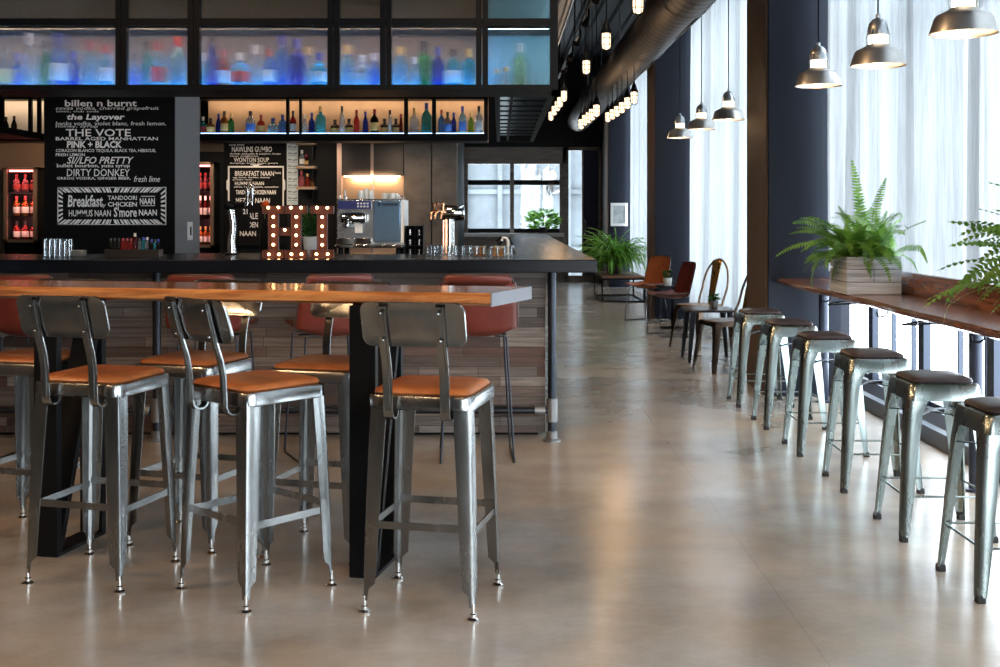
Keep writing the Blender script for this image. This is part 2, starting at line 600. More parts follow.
def rrect(hx, hy, r, z, n=5, c=(0, 0)):
    out = []
    for qx, qy, a0 in ((1, 1, 0), (-1, 1, PI / 2), (-1, -1, PI), (1, -1, 3 * PI / 2)):
        for i in range(n + 1):
            a = a0 + PI / 2 * i / n
            out.append(Vector((c[0] + qx * (hx - r) + r * math.cos(a), c[1] + qy * (hy - r) + r * math.sin(a), z)))
    return out


def tag(o, label, cat, group=None, kind=None):
    o['label'] = label
    o['category'] = cat
    if group:
        o['group'] = group
    if kind:
        o['kind'] = kind
    return o


def thing(name, label, cat, loc=(0, 0, 0), rz=0.0, group=None):
    o = bpy.data.objects.new(name, None)
    o.empty_display_size = 0.1
    COL.objects.link(o)
    o.location = loc
    o.rotation_euler = (0, 0, rz)
    return tag(o, label, cat, group)


def copy_tree(o, parent=None):
    c = o.copy()
    COL.objects.link(c)
    c.parent = parent
    for ch in list(o.children):
        copy_tree(ch, c)
    return c


def copied(root, label, loc, rz=0.0, group=None):
    c = copy_tree(root)
    c.location = loc
    c.rotation_euler = (0, 0, rz)
    c['label'] = label
    if group:
        c['group'] = group
    return c


def struct(name, g, mat, parent=None, **kw):
    o = g.build(name, mat, parent, **kw)
    if parent is None:
        o['kind'] = 'structure'
    return o


ORD = ['first', 'second', 'third', 'fourth', 'fifth', 'sixth', 'seventh', 'eighth', 'ninth', 'tenth', 'eleventh', 'twelfth', 'thirteenth', 'fourteenth',
       'fifteenth', 'sixteenth', 'seventeenth', 'eighteenth', 'nineteenth', 'twentieth']

# ================================================================== THE SETTING
XW = 2.62      # inner face of the window wall
H = 4.42       # ceiling
PILX = 2.045
PIL = [(2.4, 3.15), (9.0, 9.75), (15.6, 16.35), (22.2, 22.95)]
BAYS = [(-3.2, 2.4), (3.15, 9.0), (9.75, 15.6), (16.35, 22.2)]

fl = struct('floor', G().span((-7.6, -3.3, -0.12), (3.1, 24.2, 0.0)), M_floor)
# profiled ceiling deck, ribs running away from the viewer
poly = []
x = -7.6
while x < 3.0:
    poly += [(x, H), (x + 0.10, H), (x + 0.13, H + 0.05), (x + 0.23, H + 0.05)]
    x += 0.26
poly += [(3.1, H), (3.1, H + 0.16), (-7.6, H + 0.16)]
struct('ceiling', G().prism(poly, -3.3, 24.1, 'XZ'), M_ceil, smooth=0)

struct('wall_left', G().span((-7.6, -3.3, 0), (-7.5, 13.3, H + 0.08)), M_taupe)
g = G().span((-7.6, -3.4, 0), (0.9, -3.25, H + 0.08)).span((2.7, -3.4, 0), (3.1, -3.25, H + 0.08)).span((0.9, -3.4, 0), (2.7, -3.25, 0.5)).span((0.9, -3.4, 3.9), (2.7, -3.25, H + 0.08)).span((1.75, -3.4, 0.5), (1.85, -3.25, 3.9))  # opening behind the camera is added to let in frontal fill light
struct('wall_front', g, M_dark)
struct('wall_bar_back', G().span((-4.0, 13.3, 0), (-0.50, 13.45, H + 0.08)), M_dark)
struct('wall_bar_side', G().span((-7.6, 13.3, 0), (-4.0, 13.45, H + 0.08)), M_taupe)
struct('wall_corridor', G().span((-0.84, 13.45, 0), (-0.72, 23.9, H + 0.08)), M_dark)

for i, (a, b) in enumerate(PIL):
    struct('wall_pier', G().span((PILX + 0.004, a, 0), (2.60, b, H + 0.08)), M_navy)
    struct('wall_pier_lining', G().span((PILX - 0.012, a + 0.03, 0.0), (PILX + 0.004, b - 0.03, H)), M_taupe)
struct('wall_pier', G().span((PILX, 22.95, 0), (2.95, 23.9, H + 0.08)), M_dark)
struct('wall_right', G().span((2.74, -3.3, 3.98), (3.1, 24.0, H + 0.08)), M_navy)
for i, (a, b) in enumerate(PIL):
    struct('wall_pier_core', G().span((2.60, a + 0.3, 0), (2.76, b - 0.2, 3.98)), M_navy)

M_frame = plain('window_frame_paint', (0.030, 0.038, 0.060), 0.45, 0.3)
M_sill = plain('grey_sill_paint', (0.10, 0.12, 0.15), 0.5, var=0.1)
posts = {1: [5.4, 6.5, 7.57, 8.6], 2: [11.2, 12.7, 14.2], 3: [17.8, 19.3, 20.8], 0: [-1.8, -0.4, 1.0]}
thin = {1: [4.3, 4.9, 5.75, 6.1, 6.7, 7.1, 7.9, 8.3], 2: [10.5, 11.9, 13.4, 14.9], 3: [17.1, 18.5, 20.0, 21.5], 0: []}
for i, (a, b) in enumerate(BAYS):
    g = G()
    g.span((2.74, a, 0.17), (2.80, b, 0.20)).span((2.74, a, 3.9), (2.82, b, 4.0)).span((2.74, a, 2.6), (2.80, b, 2.66))
    for y in posts[i]:
        g.span((2.70, y - 0.05, 0.18), (2.745, y + 0.05, 3.95))
    for y in thin[i]:
        g.span((2.755, y - 0.012, 0.2), (2.785, y + 0.012, 3.95))
    w = struct('window_%d' % (i + 1), g, M_frame)
    G().span((2.772, a, 0.2), (2.778, b, 3.95)).build('pane', M_pane, w)
    struct('trim_%d' % (i + 1), G().prism([(2.60, 0), (2.95, 0), (2.95, 0.17), (2.70, 0.17), (2.66, 0.10), (2.62, 0.09), (2.60, 0.05)], a, b, 'XZ'), M_sill)

# far wall: timber framed windows, glazed door, black wall above
k = 23.8 / F
g = G()
wl, wr = (465 - CX) * k, (562.5 - CX) * k
zt, zb = EYE + (HY - 164) * k, EYE - (233 - HY) * k
g.span((-0.74, 23.8, 0), (wl, 23.95, 2.73)).span((wl, 23.8, 0), (wr, 23.95, zb)).span((wl, 23.78, zt), (wr + 0.1, 23.95, 2.73))
g.span((wr, 23.78, 0), (wr + 0.09, 23.95, 2.73))
M_fw = grain('weathered_frame_timber', (0.08, 0.065, 0.055), (0.16, 0.13, 0.11), (0.22, 0.18, 0.15), 'X', 0.6)
struct('wall_back', g, M_fw)
struct('wall_back_upper', G().span((-0.74, 23.8, 2.73), (2.1, 23.95, H + 0.08)), M_dark)
g = G()
mid = (512 - CX) * k
for xx, ww in ((wl + 0.03, 0.06), (mid, 0.08), (wr - 0.03, 0.06)):
    g.span((xx - ww / 2, 23.76, zb), (xx + ww / 2, 23.86, zt))
w5 = struct('window_5', g, M_fw)
G().span((wl, 23.80, zb + 0.0), (wr, 23.84, zb + 0.09)).span((wl, 23.80, EYE + (HY - 185) * k), (wr, 23.84, EYE + (HY - 180) * k)).build('glazing_bar', M_black, w5)
G().span((wl, 23.85, zb), (wr, 23.855, zt)).build('pane', M_pane, w5)
struct('trim_5', G().span((wl - 0.1, 23.55, zb - 0.07), (wr + 0.02, 23.8, zb)), plain('pale_ledge', (0.45, 0.44, 0.43), 0.5))
dl, dr, ds = (566 - CX) * k, (601 - CX) * k, (582 - CX) * k
g = G()
g.span((dl, 23.78, 0), (dl + 0.05, 23.92, 2.73)).span((dr - 0.05, 23.78, 0), (dr, 23.92, 2.73)).span((dl, 23.78, 2.66), (dr, 23.92, 2.73)).span((dl, 23.78, 0), (dr, 23.92, 0.14)).span((ds, 23.80, 0.1), (ds + 0.03, 23.90, 2.7))
d1 = struct('door_1', g, M_fw)
G().span((dl + 0.04, 23.85, 0.14), (ds, 23.856, 2.67)).build('pane', M_pane, d1)
G().span((ds + 0.02, 23.84, 0.14), (dr - 0.04, 23.87, 2.67)).build('door_panel', plain('deep_blue_door', (0.014, 0.014, 0.045), 0.5, spec=0.2), d1)
G().tube([(ds + 0.06, 23.80, 0.95), (ds + 0.06, 23.76, 0.97), (ds + 0.06, 23.76, 1.25), (ds + 0.06, 23.80, 1.27)], 0.012).build('door_handle', M_stain, d1)
struct('wall_back_side', G().span((dr, 23.8, 0), (2.1, 23.95, 2.73)), M_dark)
# building across the street beyond the far windows
g = G()
g.span((-9, 31.0, -1), (12, 31.4, 9))
for x in range(-9, 12):
    g.span((x * 0.9 - 0.06, 30.85, -1), (x * 0.9 + 0.06, 31.0, 9))
for z in (0.4, 1.9, 3.4):
    g.span((-9, 30.9, z), (12, 31.0, z + 0.12))
struct('exterior_facade', g, plain('pale_outdoor_facade', (0.052, 0.060, 0.066), 0.8, var=0.35, scale=1.2))
# stone clad piers at the end of the back bar
for (a, b) in ((404, 431), (432, 457)):
    A, B = at(a, 142, 13.2), at(b, 142, 13.2)
    struct('wall_stone_panel', G().span((A.x, 13.2, 0), (B.x, 13.3, 3.2)), M_marble, bevel=0.004)


# ================================================================== CURTAINS
def curtain(name, label, pts, z0, z1, amp, waves, group='sheer curtains at the windows'):
    """pts: plan polyline; hangs in folds"""
    pts = [Vector((x, y, 0)) for x, y in pts]
    seg = [(pts[i + 1] - pts[i]).length for i in range(len(pts) - 1)]
    L = sum(seg)
    n = int(waves * 14)
    rows = []
    rnd = random.Random(len(label) * 7 + int(L * 100))
    ph = [rnd.uniform(0, 6) for _ in range(6)]
    for j in range(9):
        t = j / 8
        row = []
        for i in range(n + 1):
            s = L * i / n
            q, kx = s, 0
            while kx < len(seg) - 1 and q > seg[kx]:
                q -= seg[kx]
                kx += 1
            d = (pts[kx + 1] - pts[kx]).normalized()
            nn = Vector((-d.y, d.x, 0))
            u = i / n
            a = amp * (0.75 + 0.45 * (1 - t)) * (math.sin(2 * PI * waves * u + 0.9 * math.sin(5 * u + ph[0]) + 0.25 * math.sin(3 * t + ph[1] + 9 * u)) + 0.35 * math.sin(2 * PI * waves * 2.3 * u + ph[2]))
            p = pts[kx] + d * q + nn * a + d * (0.02 * math.sin(4 * t + ph[3] + 20 * u))
            row.append((p.x, p.y, z0 + (z1 - z0) * t))
        rows.append(row)
    o = thing(name, label, 'curtain', (0, 0, 0), 0, group)
    G().grid(rows).build('fabric', M_curtain, o, smooth=180)
    xs = [p for p in pts]
    G().tube([(p.x, p.y, z1 + 0.01) for p in pts], 0.012).build('curtain_rail', M_black, o)
    return o


curtain('curtain', 'white sheer curtain hanging behind the timber counter, nearest the outer fern', [(2.62, 3.3), (2.62, 7.32)], 1.0, 4.3, 0.046, 12)
curtain('curtain', 'white sheer curtain between the crate fern and the navy pier', [(2.62, 7.44), (2.62, 8.3), (2.46, 8.90)], 0.96, 4.3, 0.030, 7)
curtain('curtain', 'white floor-length sheer curtain behind the metal hoop-back chairs', [(2.55, 9.85), (2.53, 15.5)], 0.03, 4.3, 0.05, 17)
curtain('curtain', 'white floor-length sheer curtain beside the framed picture and slatted bench', [(2.50, 16.45), (2.46, 22.1)], 0.03, 4.3, 0.05, 16)


# ================================================================== BAR COUNTER
bar = thing('bar_counter', 'long black-topped bar clad in reclaimed boards with pipe posts', 'bar counter', (0, 7.2, 0))
BZ = 1.122
o = G().prism([(-6.2, 7.02), (0.578, 7.02), (0.60, 15.2), (0.13, 15.2), (0.115, 8.0), (-6.2, 8.0)], BZ - 0.078, BZ).build('bar_top', M_slab, bar, bevel=0.006)
o.location = (0, -7.2, 0)
o = G().span((-6.2, 7.42, 0.02), (0.284, 7.50, BZ - 0.078)).build('front_panel', M_front, bar)
o.location = (0, -7.2, 0)
o = G().span((0.17, 7.5, 0.02), (0.25, 15.1, BZ - 0.078)).span((-6.2, 7.46, 0.0), (0.24, 7.48, 0.03)).build('return_panel', M_black, bar)
o.location = (0, -7.2, 0)
for x in (0.319, -2.107, -4.533):
    g = G().tube([(x, 7.245, 0.0), (x, 7.245, BZ - 0.078)], 0.026, 14)
    p = g.build('pipe_post', M_blackmetal, bar)
    p.location = (0, -7.2, 0)
    G().lathe([(0.055, 0.0), (0.055, 0.012), (0.034, 0.016), (0.034, 0.06), (0.028, 0.065)], (x, 7.245, 0), 16).lathe([(0.028, 0.115), (0.036, 0.12), (0.036, 0.26), (0.028, 0.265)], (x, 7.245, 0), 16).build('pipe_fitting', plain('grey_pipe_fitting', (0.22, 0.22, 0.22), 0.4, 0.7), p)
g = G().tube([(0.30, 7.245, 0.188), (-6.2, 7.245, 0.188)], 0.021, 12)
r = g.build('foot_rail', M_blackmetal, bar)
r.location = (0, -7.2, 0)
for x in (0.319, -2.107, -4.533):
    for s in (-1, 1):
        if x > 0 and s > 0:
            continue
        G().lathe([(0.036, -0.03), (0.036, 0.03), (0.03, 0.035)], (x + s * 0.075, 7.245, 0.188), 14, 'X').build('rail_coupling', plain('grey_pipe_fitting', (0.22, 0.22, 0.22), 0.4, 0.7), r)
work = thing('work_counter', 'low black work counter behind the bar under the coffee machine', 'counter', (-1.5, 8.55, 0))
o = G().span((-1.0, -0.33, 1.055), (1.45, 0.45, 1.095)).build('worktop', M_slab, work, bevel=0.004)
o = G().span((-0.95, -0.25, 0.0), (1.40, 0.42, 1.055)).build('cabinet_body', M_black, work)

# ================================================================== LIVE EDGE TABLE
tbl = thing('high_table', 'long narrow live-edge timber high table on black steel legs', 'table', (-0.037, 4.40, 0), math.radians(-12))
TZ = 1.10


def slab(x0, x1, y0, y1, z0, z1, axis='x', wob=0.012, skew=0.0, seed=1):
    """slab with an uneven natural front edge"""
    rnd = random.Random(seed)
    n = 70
    ph = [rnd.uniform(0, 6.28) for _ in range(4)]
    g = G()
    rings = []
    for i in range(n + 1):
        t = x0 + (x1 - x0) * i / n
        e = wob * (math.sin(2.3 * t + ph[0]) + 0.6 * math.sin(6.1 * t + ph[1]) + 0.3 * math.sin(17 * t + ph[2]))
        f = wob * (math.sin(2.1 * t + ph[3]) + 0.5 * math.sin(7 * t + ph[0]))
        s = skew * max(0, 1 - (x1 - t) / 0.5) if skew else 0
        prof = [(y0 + e + 0.014, z1), (y0 + e, z1 - (z1 - z0) * 0.3), (y0 + e + 0.006, z0 + 0.012), (y0 + e + 0.03, z0), (y1 + f - 0.02, z0), (y1 + f, (z0 + z1) / 2), (y1 + f - 0.01, z1)]
        if axis == 'x':
            rings.append([(t + s * (yy - y0) / (y1 - y0), yy, zz) for yy, zz in prof])
        else:
            rings.append([(yy, t, zz) for yy, zz in prof])
    g.rings(rings)
    return g


slab(-3.6, 0.0, 0.0, 0.44, TZ - 0.05, TZ, 'x', 0.006, 0.07, 3).build('tabletop', M_live, tbl)
# grey sealed saw-cut end
o = G().rings([[(0.0005, 0.004, TZ - 0.0505), (0.0711, 0.44, TZ - 0.05), (0.0711, 0.44, TZ + 0.0004), (0.0005, 0.01, TZ + 0.0004)],
               [(0.006, 0.004, TZ - 0.0505), (0.0766, 0.44, TZ - 0.05), (0.0766, 0.44, TZ + 0.0004), (0.006, 0.01, TZ + 0.0004)]]).build('sawn_end', M_epoxy, tbl)
for x in (-0.505, -1.857, -3.2):
    g = G()
    W, T = 0.105, 0.035
    g.span((x - W / 2, 0.015, 0), (x + W / 2, 0.015 + T, TZ - 0.055)).span((x - W / 2, 0.355, 0), (x + W / 2, 0.355 + T, TZ - 0.055))
    g.span((x - W / 2, 0.05, 0), (x + W / 2, 0.355, 0.014)).span((x - W / 2, 0.05, TZ - 0.069), (x + W / 2, 0.355, TZ - 0.0525))
    g.build('leg_frame', M_black, tbl, bevel=0.002)
    G().beam((x, 0.05, 0.03), (x, 0.36, TZ - 0.09), 0.03, W, (1, 0, 0)).build('diagonal_brace', M_black, tbl, bevel=0.002)


# ================================================================== BACKED BAR STOOLS
def make_backed_stool(label, loc, rz):
    t = thing('bar_stool', label, 'bar stool', loc, rz, 'steel bar stools with backs around the high table')
    h = 0.192
    G().rings([rrect(h - 0.008, h - 0.008, 0.045, 0.713), rrect(h, h, 0.05, 0.718), rrect(h, h, 0.05, 0.756), rrect(h - 0.004, h - 0.004, 0.048, 0.763), rrect(h - 0.014, h - 0.014, 0.04, 0.765)]).build('seat_pan', M_raw, t)
    G().rings([rrect(0.172, 0.172, 0.04, 0.762), rrect(0.178, 0.178, 0.045, 0.771), rrect(0.172, 0.172, 0.045, 0.782), rrect(0.150, 0.150, 0.05, 0.789), rrect(0.09, 0.09, 0.05, 0.792), rrect(0.03, 0.03, 0.02, 0.792)]).build('seat_cushion', M_tan, t, smooth=60)
    for sx in (-1, 1):
        for sy in (-1, 1):
            rings = []
            for (z, c, w) in ((0.735, 0.181, 0.062), (0.60, 0.187, 0.060), (0.30, 0.197, 0.052), (0.105, 0.2015, 0.044), (0.085, 0.202, 0.022), (0.045, 0.203, 0.018)):
                th = 0.005
                X, Y = sx * c, sy * c
                ring = [(X - sx * w, Y), (X - sx * 0.012, Y), (X - sx * 0.004, Y - sy * 0.004), (X, Y - sy * 0.012), (X, Y - sy * w), (X - sx * th, Y - sy * w), (X - sx * th, Y - sy * 0.014), (X - sx * 0.014, Y - sy * th), (X - sx * w, Y - sy * th)]
                rings.append([(a, b, z) for a, b in ring])
            leg = G().rings(rings).build('leg', M_raw, t)
            cx = sx * 0.196
            cy = sy * 0.196
            G().lathe([(0.020, 0.0), (0.021, 0.006), (0.012, 0.013), (0.012, 0.024), (0.007, 0.027), (0.007, 0.062)], (cx, cy, 0), 14).build('levelling_foot', M_chrome, leg)
    q = 0.191
    for s in (-1, 1):
        G().beam((-q, s * q, 0.31), (q, s * q, 0.31), 0.005, 0.026).build('stretcher', M_raw, t)
        G().beam((s * q, -q, 0.295), (s * q, q, 0.295), 0.005, 0.026).build('stretcher', M_raw, t)
    # backrest plate, bent round the sitter, pressed rim
    bz0, bz1, lean = 0.94, 1.098, 0.30

    def P(x, z, off=0.0):
        y = -0.252 - (z - 0.94) * lean + 0.55 * x * x + off
        return Vector((x, y, z))
    rings = []
    out = rrect(0.187, (bz1 - bz0) / 2, 0.035, 0, 6)
    for sc, off in ((0.02, -0.003), (0.3, -0.003), (0.6, -0.003), (0.86, -0.003), (0.92, -0.0055), (0.97, -0.006), (1.0, 0.0), (0.97, 0.006), (0.92, 0.0055), (0.86, 0.003), (0.6, 0.003), (0.3, 0.003), (0.02, 0.003)):
        ax = sc if sc < 0.8 else 1 - (1 - sc) * 0.45
        rings.append([P(v.x * ax, (bz0 + bz1) / 2 + v.y * sc, off) for v in out])
    G().rings(rings).build('backrest', M_raw, t, smooth=50)
    for s in (-1, 1):
        x = s * 0.102
        path = [(x, -0.150, 0.712), (x, -0.158, 0.694), (x, -0.175, 0.683), (x, -0.196, 0.684), (x, -0.212, 0.696), (x, -0.219, 0.715), (x, -0.221, 0.76), (x, -0.224, 0.82), (x, -0.236, 0.88), (x, -0.258, 0.94), (x, -0.282, 1.02), (x, -0.298, 1.083)]
        up = G().strip(path, 0.034, 0.006).build('back_upright', M_raw, t, smooth=60)
        G().strip([(a, b - 0.005, c) for a, b, c in path[5:]], 0.014, 0.006).build('pressed_rib', M_raw, up, smooth=60)
        for z in (0.965, 1.06):
            y = -0.252 - (z - 0.94) * lean
            G().lathe([(0.007, -0.024), (0.006, -0.028), (0.002, -0.030)], (x, y, z), 10, 'Y').build('rivet', M_raw, up)
            G().lathe([(0.007, 0.008), (0.004, 0.012)], (x, y, z), 10, 'Y').build('rivet', M_raw, up)
    return t


st = make_backed_stool('tan-seated steel stool with a dark shaded back', (-1.541, 4.59, 0), math.radians(-15))
st['label'] = 'tan-seated steel stool with a dark shaded back, leftmost of the three near-side high table stools'
for lab, x, y, rz in (('steel stool turned askew from the high table, tan seat, back lit bronze', -0.909, 4.407, -41),
                      ('tan-seated steel stool with its back to the camera beside the sawn end of the table', -0.241, 4.283, -12.5),
                      ('tan-seated steel stool across the high table cut off by the picture edge', -2.05, 5.17, 165),
                      ('tan-seated steel stool across the high table, its back lit gold, behind the askew stool', -1.315, 5.09, 163),
                      ('tan-seated steel stool across the table, half hidden by the front black table leg', -0.72, 4.93, 165)):
    copied(st, lab, (x, y, 0), math.radians(rz))


# ================================================================== LEATHER BUCKET CHAIRS
def bucket(g_mat, parent, z, back_h, w=0.225, rim_mat=None):
    """seat and back in one moulded leather shell; faces +Y"""
    prof = []
    for i in range(6):
        u = i / 5
        prof.append((0.21 - 0.33 * u, z + 0.030 - 0.040 * math.sin(u * PI * 0.62), w * (0.92 + 0.08 * u), 0.030 + 0.045 * u, 0.0))
    for i in range(1, 6):
        a = i / 5 * PI * 0.44
        prof.append((-0.12 - 0.085 * math.sin(a), z - 0.007 + 0.075 * (1 - math.cos(a)), w, 0.075 * (1 - i / 5), 0.055 * i / 5))
    y0, z0 = prof[-1][0], prof[-1][1]
    for i in range(1, 8):
        u = i / 7
        prof.append((y0 - 0.075 * u, z0 + (z + back_h - z0) * u, w * (1.0 - 0.12 * u * u), 0.0, 0.055 - 0.02 * u))
    e = prof.pop()
    for du, f in ((0.045, 0.99), (0.022, 0.955), (0.008, 0.90), (0.0, 0.82)):
        prof.append((e[0] + du * 0.2, e[1] - du, e[2] * f, e[3], e[4]))
    rows = []
    for k, (y, zz, hw, kz, ky) in enumerate(prof):
        row = []
        last = len(prof) - 1
        if k == 0:
            hw *= 0.93
        for i in range(15):
            u = -1 + 2 * i / 14
            row.append((hw * u, y + ky * abs(u) ** 2.4, zz + kz * abs(u) ** 2.6))
        rows.append(row)
    sh = G().grid(rows).build('leather_shell', g_mat, parent, solid=0.012, smooth=180)
    rim = [Vector(r[0]) for r in rows] + [Vector(p) for p in rows[-1][1:-1]] + [Vector(r[-1]) for r in reversed(rows)] + [Vector(p) for p in reversed(rows[0][1:-1])]
    G().tube(rim, 0.0075, 6, True).build('piping', rim_mat or g_mat, sh)
    return sh


M_piping = plain('dark_piping', (0.05, 0.022, 0.018), 0.4)


def make_leather(label, cat, name, loc, rz, mat, z, back_h, group, bar_height=False):
    t = thing(name, label, cat, loc, rz, group)
    bucket(mat, t, z, back_h, 0.225, M_piping)
    M = M_blackmetal
    for s in (-1, 1):
        xi, xo = s * 0.165, s * 0.205
        zt = z - 0.012
        pts = [(xi * 0.6, 0.15, zt + 0.012), (xi, 0.165, zt), (xo, 0.20, 0.012), (xo, 0.185, 0.0065), (xo, -0.185, 0.0065), (xo, -0.20, 0.012), (xi, -0.125, zt - 0.002), (xi * 0.6, -0.11, zt + 0.004)]
        G().tube(pts, 0.0065, 8).build('sled_leg', M, t)
    G().tube([(-0.17, 0.02, z - 0.012), (0.17, 0.02, z - 0.012)], 0.006).build('seat_rail', M, t)
    if bar_height:
        f = 0.26
        xi = 0.165 + 0.04 * (1 - f / z)
        yy = 0.165 + 0.035 * (1 - f / z)
        G().tube([(-xi, yy, f), (xi, yy, f)], 0.006).build('footrest', M, t)
        G().tube([(-xi, -yy + 0.02, f), (xi, -yy + 0.02, f)], 0.005).build('back_brace', M, t)
    return t


lb = make_leather('oxblood leather bar chair with its back above the sawn end of the high table', 'bar chair', 'leather_bar_chair', (-0.135, 6.78, 0), math.radians(3), M_red, 0.715, 0.34, 'leather chairs along the bar', True)
copied(lb, 'oxblood leather bar chair at the bar below the marquee letters', (-0.99, 6.80, 0), math.radians(24))
copied(lb, 'dark shadowed leather bar chair at the bar behind the pipe post and gold-backed stool', (-1.64, 6.78, 0), math.radians(-4))
copied(lb, 'red leather bar chair at the bar below the upturned glasses', (-2.63, 6.76, 0), math.radians(-6))

GR = 'leather lounge chairs by the windows'
make_leather('saddle-brown leather sled chair next to the slatted bench', 'chair', 'leather_chair', (1.90, 15.3, 0), math.radians(124), M_saddle, 0.435, 0.40, GR)
make_leather('oxblood leather sled chair beside the white plant pot', 'chair', 'leather_chair', (1.94, 13.5, 0), math.radians(103), M_red, 0.435, 0.40, GR)


# ================================================================== METAL HOOP-BACK CHAIRS
def make_cafe_chair(label, loc, rz, mat):
    t = thing('metal_cafe_chair', label, 'chair', loc, rz, 'metal hoop-back chairs by the windows')
    h = 0.18
    G().rings([rrect(h + 0.004, h + 0.004, 0.05, 0.405), rrect(h, h, 0.05, 0.445), rrect(h - 0.01, h - 0.01, 0.045, 0.452), rrect(h - 0.04, h - 0.04, 0.04, 0.446), rrect(0.05, 0.05, 0.03, 0.444)]).build('seat', mat, t)
    for sx in (-1, 1):
        for sy in (-1, 1):
            rings = []
            for (z, c, w) in ((0.435, 0.176, 0.085), (0.38, 0.183, 0.062), (0.20, 0.20, 0.045), (0.0, 0.222, 0.032)):
                X, Y = sx * c, sy * c
                ring = [(X - sx * w, Y), (X - sx * 0.014, Y), (X - sx * 0.004, Y - sy * 0.004), (X, Y - sy * 0.014), (X, Y - sy * w), (X - sx * 0.006, Y - sy * w), (X - sx * 0.018, Y - sy * 0.018), (X - sx * w, Y - sy * 0.006)]
                rings.append([(a, b, z) for a, b in ring])
            G().rings(rings).build('leg', mat, t)
    hoop = []
    for i in range(25):
        a = PI * i / 24
        zz = 0.60 + 0.31 * math.sin(a) if 0 < i < 24 else 0.60
        hoop.append((0.175 * math.cos(a) * (1.0 + 0.06 * math.sin(a)), -0.20 - 0.24 * (zz - 0.45), zz))
    hoop = [(0.165, -0.17, 0.43), (0.172, -0.19, 0.50)] + hoop + [(-0.172, -0.19, 0.50), (-0.165, -0.17, 0.43)]
    G().tube(hoop, 0.0115, 10).build('back_hoop', mat, t)
    rows = []
    for j in range(8):
        u = j / 7
        zz = 0.44 + 0.46 * u
        w = 0.035 + 0.030 * u
        rows.append([(w * s, -0.172 - 0.24 * max(0, zz - 0.45) - 0.012 * (1 - s * s), zz) for s in (-1, -0.5, 0, 0.5, 1)])
    G().grid(rows).build('back_splat', M_brass, t, solid=0.004, smooth=180)
    return t


make_cafe_chair('metal hoop-back chair with bronze splat standing before the sheer curtain', (2.07, 12.3, 0), math.radians(126), plain('bronzed_steel', (0.30, 0.20, 0.13), 0.32, 1.0, var=0.25))
make_cafe_chair('dark metal hoop-back chair half hidden by the farthest window stool', (2.00, 10.5, 0), math.radians(106), plain('dark_bronzed_steel', (0.12, 0.085, 0.065), 0.35, 1.0, var=0.25))


# ================================================================== BACKLESS WINDOW STOOLS
def make_window_stool(label, loc, rz):
    t = thing('metal_stool', label, 'stool', loc, rz, 'backless metal stools along the window counter')
    h = 0.150
    G().rings([rrect(h + 0.012, h + 0.012, 0.035, 0.595), rrect(h + 0.004, h + 0.004, 0.035, 0.655), rrect(h - 0.002, h - 0.002, 0.035, 0.664), rrect(h - 0.012, h - 0.012, 0.03, 0.666)]).build('seat_pan', M_gun, t)
    G().rings([rrect(0.130, 0.130, 0.04, 0.663), rrect(0.137, 0.137, 0.045, 0.673), rrect(0.131, 0.131, 0.045, 0.685), rrect(0.105, 0.105, 0.045, 0.694), rrect(0.05, 0.05, 0.03, 0.697), rrect(0.02, 0.02, 0.015, 0.697)]).build('cushion', M_cush, t, smooth=60)
    for sx in (-1, 1):
        for sy in (-1, 1):
            rings = []
            for (z, c, w) in ((0.645, 0.150, 0.100), (0.590, 0.1605, 0.082), (0.54, 0.167, 0.066), (0.30, 0.186, 0.052), (0.17, 0.195, 0.046), (0.02, 0.206, 0.034)):
                X, Y = sx * c, sy * c
                ring = [(X - sx * w, Y), (X - sx * 0.022, Y), (X - sx * 0.007, Y - sy * 0.007), (X, Y - sy * 0.022), (X, Y - sy * w), (X - sx * 0.007, Y - sy * w), (X - sx * 0.008, Y - sy * 0.024), (X - sx * 0.024, Y - sy * 0.008), (X - sx * w, Y - sy * 0.007)]
                rings.append([(a, b, z) for a, b in ring])
            leg = G().rings(rings).build('leg', M_gun, t)
            G().box((sx * 0.190, sy * 0.190, 0.014), (0.034, 0.034, 0.028), 0, 0.9).build('foot_cap', M_rub, leg, bevel=0.004)
    for s in (-1, 1):
        G().tube([(-0.180, s * 0.180, 0.19), (0.180, s * 0.180, 0.19)], 0.005, 8).build('stretcher', M_gun, t)
        G().tube([(s * 0.180, -0.180, 0.19), (s * 0.180, 0.180, 0.19)], 0.005, 8).build('stretcher', M_gun, t)
        G().strip([(-0.160, -s * 0.160, 0.515), (0.0, 0.0, 0.53 + 0.006 * s), (0.160, s * 0.160, 0.515)], 0.022, 0.004, (0.7, -0.7 * s, 0)).build('cross_brace', M_blackmetal, t)
    return t


ws = make_window_stool('metal window stool with dark cushion, cut off by the picture edge under the hanging fern', (1.915, 4.43, 0), 0)
for lab, y in (('metal window stool with dark cushion, second from the hanging fern', 5.21), ('metal window stool with dark cushion, third from the hanging fern', 6.09),
               ('metal window stool with dark cushion, third from the navy pier, below the crate', 6.97), ('metal window stool with dark cushion, second from the navy pier', 7.81),
               ('metal window stool with dark cushion standing against the navy pier, end of the row', 8.68)):
    copied(ws, lab, (1.915 + random.uniform(-0.006, 0.006), y, 0), math.radians(random.uniform(-2, 2)))

